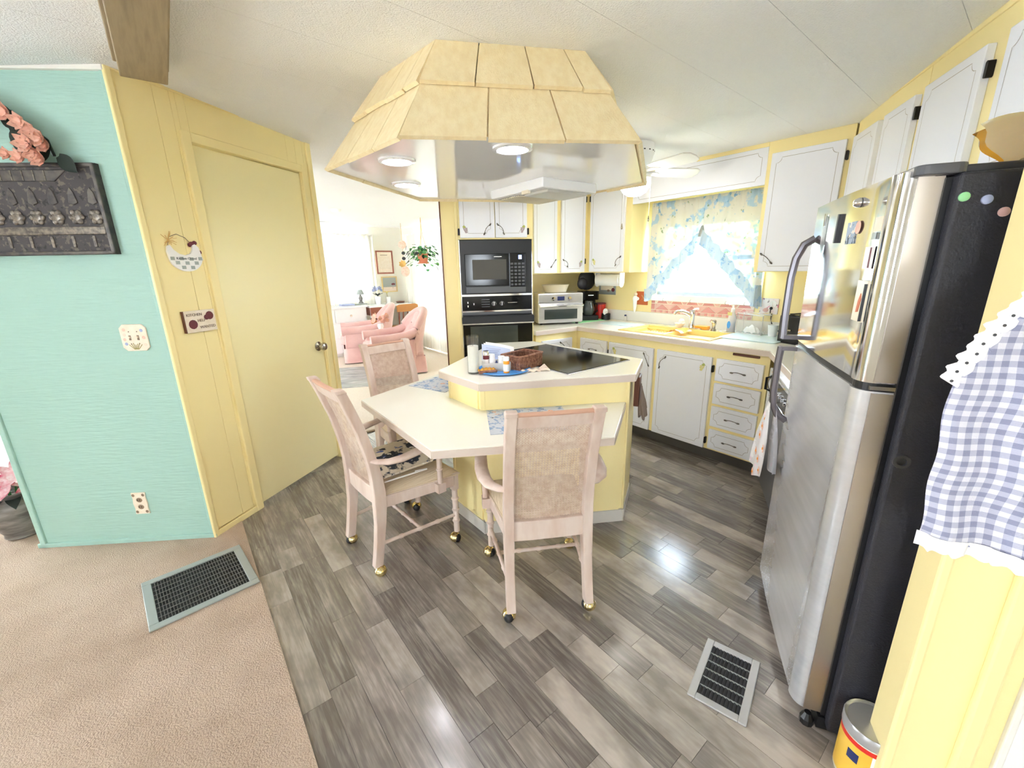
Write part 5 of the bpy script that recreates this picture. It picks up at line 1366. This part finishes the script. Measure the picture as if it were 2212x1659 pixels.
for (x, y, z, L, mt) in ((-.10, -.03, .075, .075, 'peach'), (-.03, -.045, .055, .07, 'peach'), (-.16, -.03, .045, .07, 'peach'), (.03, -.03, .065, .05, 'peach_pale'), (.13, -.03, .0, .04, 'peach_pale'), (.16, -.03, -.03, .04, 'peach_pale'),
                         (.19, -.035, -.06, .045, 'peach_pale'), (.14, -.04, -.085, .045, 'peach_pale'), (.15, -.035, -.12, .04, 'peach_pale'), (.04, -.03, -.118, .03, 'peach_pale'), (-.30, -.03, .03, .07, 'peach'), (.08, -.03, .035, .045, 'peach_pale'), (.20, -.03, -.085, .04, 'peach_pale'), (.17, -.035, -.14, .04, 'peach_pale'), (.09, -.03, -.13, .035, 'peach_pale')):
    flower(g, (x, y, z), 6, L * 1.2, L * .42, mt); flower(g, (x, y - .008, z), 5, L * .7, L * .3, mt, name='inner_petals')
for k in range(15):
    u = k / 14; x = -.2 + .42 * u; z = .10 - .22 * u ** 2.2
    b = B(); an = rs.uniform(-2.6, -.2); petal(b, (x, -.012, z), (math.cos(an), -.25, math.sin(an)), (0, -1, .1), .10, .032, -.01)
    b.to('leaf', 'leaf_dark', g, smooth=True, fix=False)
B().tube([(-.35, -.008, .05), (-.1, -.01, .08), (.08, -.01, .05), (.19, -.01, -.06), (.20, -.01, -.12)], .006, 6).to('stem', 'leaf_dark', g, smooth=True)
# switch plate, outlet plate
t = thing('switch_plate', 'floral ceramic double light switch plate on the teal wall', 'switch', FT, -.154, 0, 1.150)
cc = .018; w, h_ = .062, .066
B().prismy([(-w + cc, -h_), (w - cc, -h_), (w, -h_ + cc), (w, h_ - cc), (w - cc, h_), (-w + cc, h_), (-w, h_ - cc), (-w, -h_ + cc)], -.008, 0).to('plate', 'ivory', t, bevel=.003)
for sx in (-.019, .019):
    B().box(sx - .005, sx + .005, -.0088, -.007, -.012, .012).to('slot', 'brown_detail', t)
    B().box(sx - .0035, sx + .0035, -.018, -.008, -.002, .008).to('toggle', 'ivory', t, bevel=.001)
    for z in (-.030, .030): B().ball((sx, -.0085, z), (.003, .0015, .003), 8, 4).to('screw', 'brown_detail', t)
for k in range(7): B().tube([(-.008 + .003*k, -.0086, -.058), (-.03 + .010*k, -.0086, -.034 + .004*(k % 3))], .0014, 5).to('stem_print', 'olive', t)
for x, z, mt in ((-.04, .04, 'peach_pale'), (-.042, .015, 'skin_paper'), (.04, .035, 'lavender'), (.045, .0, 'peach_pale'), (-.042, -.03, 'lavender'), (.046, -.035, 'skin_paper'), (-.045, -.008, 'peach_pale')): B().ball((x, -.0082, z), (.008, .001, .008), 8, 4).to('flower_print', mt, t)
t = thing('outlet_plate', 'scalloped floral outlet plate low on the teal wall', 'outlet', FT, -.345, 0, .243)
P = []
for k in range(9): P.append((-.036 + .003 * math.sin(k * PI / 2), -.062 + .124 * k / 8))
P = [(-.036, -.064), (.036, -.064), (.033, -.03), (.037, 0), (.033, .03), (.036, .064), (-.036, .064), (-.033, .03), (-.037, 0), (-.033, -.03)]
B().prismy(P, -.008, 0).to('plate', 'ivory', t, bevel=.002)
for z in (.021, -.021):
    s_ = B().ball((0, -.008, z), (.016, .003, .014), 14, 6).to('socket', 'brown_detail', t, smooth=True)
    for x in (-.005, .005): B().box(x - .001, x + .001, -.0125, -.010, z - .002, z + .006).to('slot', 'vent_dark', s_)
for sx in (-1, 1):
    for sz in (-1, 1): B().ball((sx * .025, -.0082, sz * .05), (.008, .001, .009), 8, 4).to('corner_print', 'brown_detail', t)
# hen hanging
t = thing('hen_sign', 'white wooden hen sign with blue checks and straw bow on the door wall', 'wall sign', FD, .168, 0, 1.535)
P = []
for k in range(15):
    a = R(200 + 150 * k / 14); P.append((.088 * math.cos(a) * .98, .075 * math.sin(a) - .0))
P += [(.088, -.02), (.075, .045), (.058, .060), (.045, .055), (.040, .030), (.028, .012), (.0, .004), (-.03, .010), (-.055, .03), (-.068, .052), (-.082, .045), (-.088, .02)]
B().prismy(P, -.012, -.001).to('body', 'paper', t, bevel=.002)
B().ball((.045, -.007, .062), (.014, .006, .010), 10, 6).ball((.062, -.007, .066), (.013, .006, .011), 10, 6).ball((.034, -.007, .055), (.010, .006, .010), 10, 6).to('comb', 'maroon', t, smooth=True)
B().ball((.083, -.008, .02), (.006, .005, .010), 8, 6).to('wattle', 'maroon', t, smooth=True)
for (x, z) in ((-.07, -.012), (-.025, -.012), (.025, -.014), (.072, -.012), (-.048, -.032), (.0, -.034), (.048, -.034), (-.022, -.055), (.024, -.056)): B().box(x - .010, x + .010, -.0132, -.0118, z - .008, z + .008).to('check_print', 'lavender' if False else 'vent_grey', t)
text('Kitchen Closed', .0165, 'grey_panel', t, (0, -.0136, -.012))
B().tube([(-.075, -.006, .05), (-.06, -.004, .09), (-.02, -.003, .105), (.02, -.003, .09), (.04, -.006, .065)], .0016, 5).to('wire', 'brown_detail', t)
b = B()
for k in range(26):
    a = rs.random() * 2 * PI; L = rs.uniform(.015, .045); c = (-.072, -.010, .075)
    b.tube([c, (c[0] + L * math.cos(a), -.014 - .006*rs.random(), c[2] + L * math.sin(a))], .0011, 4)
b.to('straw_bow', 'straw', t)
t = thing('kitchen_sign', 'cream tin sign reading kitchen help wanted on the door wall', 'wall sign', FD, .168, 0, 1.207, 0)
B().box(-.085, .085, -.014, 0, -.055, .055).to('board', 'towel_rack_brown', t)
B().box(-.080, .085, -.0155, -.0135, -.056, .056).to('face', 'ivory', t, bevel=.002)
text('KITCHEN', .020, 'brown_detail', t, (-.028, -.0165, .034)); text('HELP', .020, 'brown_detail', t, (.006, -.0165, .002)); text('WANTED', .020, 'brown_detail', t, (.034, -.0165, -.033))
B().ball((-.042, -.0155, -.014), (.024, .0015, .024), 16, 6).to('apple_print', 'maroon', t); B().ball((.055, -.0155, .024), (.022, .0015, .022), 16, 6).ball((.036, -.0155, .016), (.014, .0015, .014), 12, 6).to('apple_print', 'maroon', t)
# urn with lilies
t = thing('floor_urn', 'dark weathered floor urn standing behind the end of the teal wall', 'vase', None, -2.86, 2.16, .006)
B().lathe([(.075, 0), (.085, .01), (.082, .03), (.11, .09), (.12, .15), (.112, .21), (.09, .25), (.10, .275), (.092, .28), (.08, .25)], 24).to('urn', 'urn', t, smooth=True)
t = thing('lily_bouquet', 'artificial pink and white lilies standing in the floor urn', 'flowers', None, -2.86, 2.16, .22)
for (x, y, z, L) in ((.05, -.05, .10, .10), (-.04, -.07, .14, .11), (.09, -.02, .17, .10), (-.09, -.03, .20, .10), (.02, -.06, .22, .09), (.10, .03, .10, .09), (-.02, -.09, .06, .10)):
    flower(t, (x, y, z), 6, L, L * .22, 'lily', (x * 4, -1, .5)); B().tube([(0, 0, -.05), (x * .6, y * .6, z * .6), (x, y, z)], .004, 5).to('stem', 'leaf_green', t)
for k in range(9):
    b = B(); an = k * .7; petal(b, (.03 * math.cos(an), .03 * math.sin(an), .04), (math.cos(an), math.sin(an), .1), (0, 0, 1), .14, .03, -.05); b.to('leaf', 'leaf_dark', t, smooth=True, fix=False)
# ================================================================ far room
def curtain(name, label, fr, x0, x1, z0, z1, pl_n):
    t = thing(name, label, 'curtain', fr, (x0 + x1) / 2, -.07, 0)
    w = x1 - x0
    def f(u, v):
        x = (u - .5) * w; ph = u * pl_n * 2 * PI
        amp = .030 if v < .93 else .016
        return (x + .006 * math.sin(ph * .5), amp * math.sin(ph) * (1 if v < .93 else .8) + .006 * math.sin(3.3 * ph + 2 * v), z0 + (z1 - z0) * v)
    B().grid(f, pl_n * 8, 14).to('drape', 'sheer_curtain', t, smooth=True, fix=False)
    B().box(-w/2, w/2, -.005, .02, z1 - .02, z1 + .005).to('track', 'white_trim', t)
    return t
curtain('drapery', 'sheer cream pleated curtain over the window behind the white dresser', FE, -2.75, -.60, .70, 2.065, 24)
curtain('drapery', 'sheer cream floor-length pleated curtain behind the hanging plant', FW, .20, 3.6, .03, 2.06, 38)
t = thing('picture_frame', 'dark red wooden frame holding a cream document', 'picture', FE, -.397, -.002, 1.58)
b = B()
for q in ((-.165, .165, .185, .21), (-.165, .165, -.21, -.185), (-.165, -.14, -.21, .21), (.14, .165, -.21, .21)): b.box(q[0], q[1], -.022, 0, q[2], q[3])
b.to('frame', 'wood_mahogany', t, bevel=.003); o = B().box(-.14, .14, -.010, -.002, -.185, .185).to('document', 'ivory', t)
B().box(-.08, .06, -.0112, -.0098, .125, .135).to('heading_print', 'brown_detail', o)
for k in range(9): B().box(-.1, .1, -.0112, -.0098, .09 - k*.025, .092 - k*.025).to('text_print', 'vent_grey', o)
t = thing('picture_frame', 'pale gold frame with a grey beach scene and red umbrella', 'picture', FE, -.343, -.002, 1.175)
b = B()
for q in ((-.152, .152, .125, .145), (-.152, .152, -.145, -.125), (-.152, -.132, -.145, .145), (.132, .152, -.145, .145)): b.box(q[0], q[1], -.022, 0, q[2], q[3])
b.to('frame', 'gold_frame', t, bevel=.003); o = B().box(-.132, .132, -.010, -.002, -.125, .125).to('picture', 'vent_grey', t)
B().box(-.13, .13, -.0112, -.0098, -.125, -.05).to('sand_area', 'sand', o); B().ball((.075, -.0105, .0), (.04, .001, .02), 12, 6).to('umbrella_print', 'maroon', o); B().tube([(.075, -.0112, -.01), (.06, -.0112, -.08)], .005, 5).to('figure_print', 'grape_purple', o)
# dresser
t = thing('dresser', 'long white dresser with wooden knobs below the far window', 'dresser', FE, -1.82, -.30, .004)
B().box(-.80, .80, -.20, .20, .05, .82).to('body', 'white_plastic', t); B().box(-.82, .82, -.225, .215, .82, .85).to('top', 'white_gloss', t, bevel=.004); B().box(-.78, .78, -.17, .19, 0, .05).to('plinth', 'white_trim', t)
for r_, (z0, z1) in enumerate(((.58, .80), (.32, .56), (.07, .30))):
    for a, c in (((-.78, -.27), (-.26, .25), (.26, .78)) if r_ == 0 else ((-.78, -.005), (.005, .78))):
        d = B().box(a, c, -.218, -.198, z0, z1).to('drawer', 'white_plastic', t, bevel=.003)
        B().ball(((a + c)/2, -.232, (z0+z1)/2), .02, 10, 6).to('knob', 'sand', d, smooth=True)
# desk
t = thing('writing_desk', 'white-topped writing desk with mahogany drawer in the far corner', 'desk', FE, -.58, -.30, .004)
B().box(-.40, .40, -.26, .24, .80, .835).to('top', 'white_gloss', t, bevel=.004)
for sx in (-.36, .37):
    for y in (-.23, .21): B().box(sx - .02, sx + .02, y - .02, y + .02, 0, .80).to('leg', 'white_plastic', t)
d = B().box(-.38, -.02, -.255, .2, .66, .80).to('drawer', 'wood_mahogany', t, bevel=.003); B().box(-.22, -.16, -.262, -.254, .73, .74).to('pull', 'antique_metal', d)
# desk chair
t = thing('desk_chair', 'honey wooden spindle-back chair pushed up to the desk', 'chair', FE, -.42, -.66, .004, 0)
B().prism([(-.19, -.19), (.19, -.19), (.21, .19), (-.21, .19)], .42, .45).to('seat', 'wood_orange', t, bevel=.01)
for sx in (-.16, .16):
    for y in (-.15, .15): B().tube([(sx, y, .42), (sx * 1.15, y * 1.15, 0)], [.018, .013], 8).to('leg', 'wood_orange', t, smooth=True)
for k in range(5): B().tube([(-.15 + .075*k, -.17, .45), (-.16 + .08*k, -.21, .62), (-.16 + .08*k, -.23, .74)], [.009, .013, .009], 8).to('spindle', 'wood_mahogany', t, smooth=True)
B().prismy([(-.20, .72), (.20, .72), (.20, .83), (.15, .85), (-.15, .85), (-.20, .83)], -.245, -.22).to('crest_rail', 'wood_orange', t, bevel=.006)
# desk and dresser things
def ft(name, label, cat, x, y, z=.839, rot=0): return thing(name, label, cat, FE, x, y, z, rot)
t = ft('flower_vase', 'white pot of purple flowers on the writing desk', 'vase', -.70, -.28)
B().lathe([(.045, 0), (.055, .10), (.06, .14), (.05, .14)], 16).to('pot', 'white_gloss', t, smooth=True)
for k in range(7): flower(t, (.05*math.cos(k), .05*math.sin(k), .24 + .02*(k % 3)), 5, .05, .022, 'lavender', (math.cos(k), math.sin(k)-.6, .6))
b = B()
for k in range(8): petal(b, (0, 0, .14), (math.cos(k*.8), math.sin(k*.8), .8), (0, 0, 1), .11, .02, -.02)
b.to('foliage', 'leaf_dark', t, smooth=True, fix=False)
t = ft('pen_mug', 'white mug with a yellow flower stick on the writing desk', 'mug', -.48, -.22)
B().lathe([(.04, 0), (.042, .12), (.038, .12)], 16).to('mug', 'white_gloss', t, smooth=True); B().tube([(0, 0, .1), (-.03, 0, .2)], .004, 5).to('stick', 'olive', t); flower(t, (-.03, -.01, .2), 6, .03, .014, 'grape_yellow')
t = ft('trinket_dish', 'low brown trinket dish at the right end of the writing desk', 'dish', -.26, -.25)
B().lathe([(.06, 0), (.09, .02), (.085, .022), (.05, .006), (.0001, .006)], 18).to('dish', 'wicker', t, smooth=True)
t = ft('book', 'blue covered book lying on the white dresser', 'book', -1.28, -.30, .855); B().box(-.11, .11, -.08, .08, 0, .025).to('cover', 'lavender', t, bevel=.003); B().box(-.108, .112, -.077, .077, .004, .021).to('pages', 'paper', t)
t = ft('photo_album', 'flat pale album lying on the white dresser beside the lamp', 'album', -1.03, -.27, .855); B().box(-.10, .10, -.07, .07, 0, .014).to('cover', 'vent_grey', t, bevel=.003); B().box(-.098, .102, -.067, .067, .003, .011).to('pages', 'paper', t)
t = ft('figurine_lamp', 'small grey figurine lamp on the dresser end', 'lamp', -.985, -.18, .855)
B().lathe([(.04, 0), (.045, .02), (.02, .05), (.035, .10), (.015, .15), (.01, .19)], 14).to('base', 'urn', t, smooth=True); B().lathe([(.065, .17), (.035, .25)], 16).to('shade', 'vent_grey', t, smooth=True)
t = ft('table_clock', 'little dark arched desk clock on the left of the dresser', 'clock', -1.72, -.20, .855)
B().prismy([(-.045, 0), (.045, 0), (.045, .10), (.03, .14), (0, .155), (-.03, .14), (-.045, .10)], -.02, .02).to('case', 'vent_grey', t, bevel=.003); B().lathe([(.03, 0), (.03, .003), (.0001, .003)], 16).xf(Matrix.Translation((0, -.02, .09)) @ Matrix.Rotation(PI/2, 4, 'X')).to('dial', 'paper', t)
# armchairs
def armchair(label, X, Y, yaw):
    t = thing('armchair', label, 'armchair', None, X, Y, .004, -yaw, 'pink skirted armchairs in the far room')
    P = 'pink_velvet'
    def skirt(u, v):
        a = 2 * PI * u; x = .36 * max(-1, min(1, 1.35 * math.cos(a))); y = .36 * max(-1, min(1, 1.35 * math.sin(a)))
        k = 1 + .04 * (1 - v) + .015 * (1 - v) * math.sin(u * 60 * PI / 2)
        return (x * k, y * k, .02 + .23 * v)
    B().grid(skirt, 96, 4).to('skirt', P, t, smooth=True, fix=False)
    B().box(-.35, .35, -.34, .34, .10, .30).to('frame', P, t, bevel=.03)
    B().rrect(-.26, .26, -.24, .40, .30, .45, .07).to('seat_cushion', P, t, smooth=True, bevel=.03)
    for s in (-1, 1):
        B().box(min(s*.25, s*.36), max(s*.25, s*.36), -.24, .34, .25, .50).to('arm_panel', P, t, bevel=.02)
        B().tube([(s*.315, .37, .52), (s*.315, .10, .525), (s*.32, -.12, .545), (s*.31, -.26, .60)], [.068, .068, .066, .06], 14).to('arm', P, t, smooth=True)
    def back(u, v, off):
        a = R(-72 + 144 * u); top = .86 - .22 * abs(2*u - 1) ** 2.2
        z = .40 + (top - .40) * v; rr = .36 + off
        y = -.06 - rr * math.cos(a) * .88 - .10 * v; x = rr * math.sin(a)
        tuft = .014 * math.sin(u * 7 * PI) * math.sin(v * 3 * PI)
        return (x, y + (tuft if off < 0 else 0), z)
    g = B().grid(lambda u, v: back(u, v, -.07), 36, 14); g.to('inner_back', P, t, smooth=True, fix=False)
    B().grid(lambda u, v: ((lambda q: (q[0], q[1], .10 + (q[2] - .10) * 1.0 if v > 0 else .10))(back(u, v, .035))), 36, 10).to('outer_back', P, t, smooth=True, fix=False)
    B().tube([tuple((Vector(back(u/20, 1, -.07)) + Vector(back(u/20, 1, .035))) / 2) for u in range(21)], .056, 10).to('back_roll', P, t, smooth=True)
    for k in range(7):
        p = Vector(back((k + .75) / 7.5 if k else .1, .38 + .3 * (k % 2), -.07)); B().ball((p.x * .97, p.y + .004, p.z), .010, 8, 5).to('tuft_button', P, t, smooth=True)
    return t
armchair('pink tufted barrel armchair nearest the dining chair with a rounded back', -1.70, 6.05, -118)
armchair('pink tufted barrel armchair in front of the dresser with a small bear', -2.42, 7.0, -112)
t = thing('toy_bear', 'small brown stuffed toy sitting on the pink armchair', 'toy', None, -2.24, 6.95, .46)
B().ball((0, 0, .07), (.065, .06, .075), 12, 8).to('body', 'wood_orange', t, smooth=True); B().ball((0, -.01, .17), .05, 12, 8).to('head', 'wood_orange', t, smooth=True); B().ball((-.04, 0, .21), .018, 8, 6).ball((.04, 0, .21), .018, 8, 6).to('ears', 'towel_rack_brown', t, smooth=True)
t = thing('mint_cushion', 'little mint green bundle on the pink armchair seat', 'bundle', None, -2.62, 6.86, .46)
B().ball((0, 0, .045), (.08, .07, .045), 12, 8).to('bundle', 'green_mat', t, smooth=True)
t = thing('flower_stand', 'white slim stand between the two pink armchairs', 'stand', None, -1.98, 6.42, .004)
B().lathe([(.12, 0), (.12, .02), (.02, .04), (.018, .52), (.12, .54), (.12, .56)], 18).to('stand', 'white_plastic', t, smooth=True)
t = thing('pink_bouquet', 'bouquet of pink silk flowers on the white stand', 'flowers', None, -1.98, 6.42, .564)
B().lathe([(.03, 0), (.05, .06), (.04, .10)], 14).to('vase', 'white_gloss', t, smooth=True)
for k in range(10): flower(t, (.08*math.cos(k*1.3), .08*math.sin(k*1.3), .14 + .03*(k % 3)), 6, .06, .028, 'peach_pale', (math.cos(k*1.3), math.sin(k*1.3) - .5, .6))
t = thing('area_rug', 'pale grey striped rug lying on the far room carpet', 'rug', None, -2.25, 5.75, .004, 12); B().box(-.85, .85, -.6, .6, 0, .008).to('pile', 'rug', t)
for y in (-.5, -.25, .2, .45): B().box(-.84, .84, y - .06, y + .06, .008, .010).to('stripe', 'vent_grey', t)
# hanging plant
px_, py_ = -1.375, 7.0; pz = ceil_z(HS.inv(px_, py_)[0])
t = thing('hanging_plant', 'leafy ivy in a terracotta pot hanging from a rope by the far curtain', 'plant', None, px_, py_, 1.54)
B().lathe([(.065, 0), (.085, .11), (.092, .115), (.092, .14), (.08, .14)], 20).to('pot', 'terracotta', t, smooth=True); B().lathe([(.09, -.012), (.095, .0), (.07, .004)], 20).to('saucer', 'terracotta', t, smooth=True)
for k in range(3):
    a = k * 2.1; B().tube([(.09*math.cos(a), .09*math.sin(a), .13), (.012*math.cos(a), .012*math.sin(a), .42), (0, 0, pz - 1.54)], .004, 5).to('rope', 'straw', t)
rs = random.Random(21)
for mt, n in (('leaf_green', 90), ('leaf_light', 70), ('leaf_dark', 40)):
    b = B()
    for k in range(n):
        a = rs.random() * 2 * PI; r_ = rs.uniform(.02, .24); z = .20 - r_ * rs.uniform(.0, 1.1) + rs.uniform(-.05, .09)
        petal(b, (r_*math.cos(a), r_*math.sin(a), z), (math.cos(a + rs.uniform(-1, 1)), math.sin(a + rs.uniform(-1, 1)), rs.uniform(-.9, .3)), (0, 0, 1), rs.uniform(.05, .085), .026, -.015)
    o = b.to('foliage', mt, t, smooth=True, fix=False); o['kind'] = 'stuff'
t = thing('shell_mobile', 'hanging string of shells and wooden ornaments in the far corner', 'wind chime', None, -1.87, 7.75, 1.50)
zc = ceil_z(HS.inv(-1.87, 7.75)[0]) - 1.50
B().tube([(0, 0, -.05), (0, 0, zc)], .003, 5).to('cord', 'straw', t); B().ball((0, 0, .36), .07, 14, 10).to('shell_ball', 'peach_pale', t, smooth=True)
for z in (.22, .13): B().ball((.01, 0, z), (.035, .03, .03), 8, 6).to('bead', 'dark_grey', t)
flower(t, (0, -.03, .02), 7, .09, .03, 'straw', (0, -1, .4)); B().ball((.02, 0, -.09), (.075, .07, .09), 14, 10).to('lower_shell', 'peach_pale', t, smooth=True)
sz_ = ceil_z(HS.inv(-2.36, 6.2)[0])
t = thing('smoke_detector', 'round white smoke detector on the far room ceiling', 'smoke detector', None, -2.36, 6.2, sz_)
B().lathe([(.03, -.045), (.055, -.038), (.07, -.01), (.07, .006)], 22).to('case', 'white_plastic', t, smooth=True)
t = thing('dried_swag', 'dried flower swag hanging past the end of the door wall', 'ornament', None, -2.10, 4.75, 1.88)
B().tube([(0, 0, -.12), (0, 0, ceil_z(HS.inv(-2.1, 4.75)[0]) - 1.88)], .003, 5).to('cord', 'straw', t)
for k in range(8): flower(t, (.02*math.sin(k*2), -.02, .12 - .035*k), 5, .05, .02, ('straw', 'leaf_dark', 'sand')[k % 3], (math.sin(k*2), -1, .3))
# ================================================================ garden beyond the kitchen window
rs = random.Random(8)
for i, (x, y, z, r_) in enumerate(((-1.6, 3.4, .2, .7), (.0, 3.8, .1, .75), (1.8, 3.4, .0, .7), (-3.6, 4.4, .4, .8))):
    t = thing('garden_shrub', ['pale sunlit shrub growing outside the kitchen window', 'broad sunlit bush outside the kitchen window centre', 'low bush outside behind the refrigerator wall', 'tall bush outside behind the oven corner'][i], 'shrub', FS, x, y, 0)
    for mt, n in (('leaf_light', 260), ('olive', 160)):
        b = B()
        for k in range(n):
            a = rs.random() * 2 * PI; q = rs.random() ** .5 * r_; h = rs.uniform(.1, 1.9) + z
            petal(b, (q*math.cos(a), q*math.sin(a), h), (rs.uniform(-1, 1), rs.uniform(-1, 1), rs.uniform(-.2, 1)), (0, -1, .2), rs.uniform(.06, .14), .035, .01)
        o = b.to('foliage', mt, t, smooth=True, fix=False); o['kind'] = 'stuff'
    B().tube([(0, 0, 0), (.03, 0, .8), (0, .05, 1.4)], [.05, .04, .02], 8).to('trunk', 'beam_wood', t, smooth=True)
place(B().box(-6, 6, .85, 30, -.5, -.02).to('ground', 'grass_out'), FS)['kind'] = 'structure'
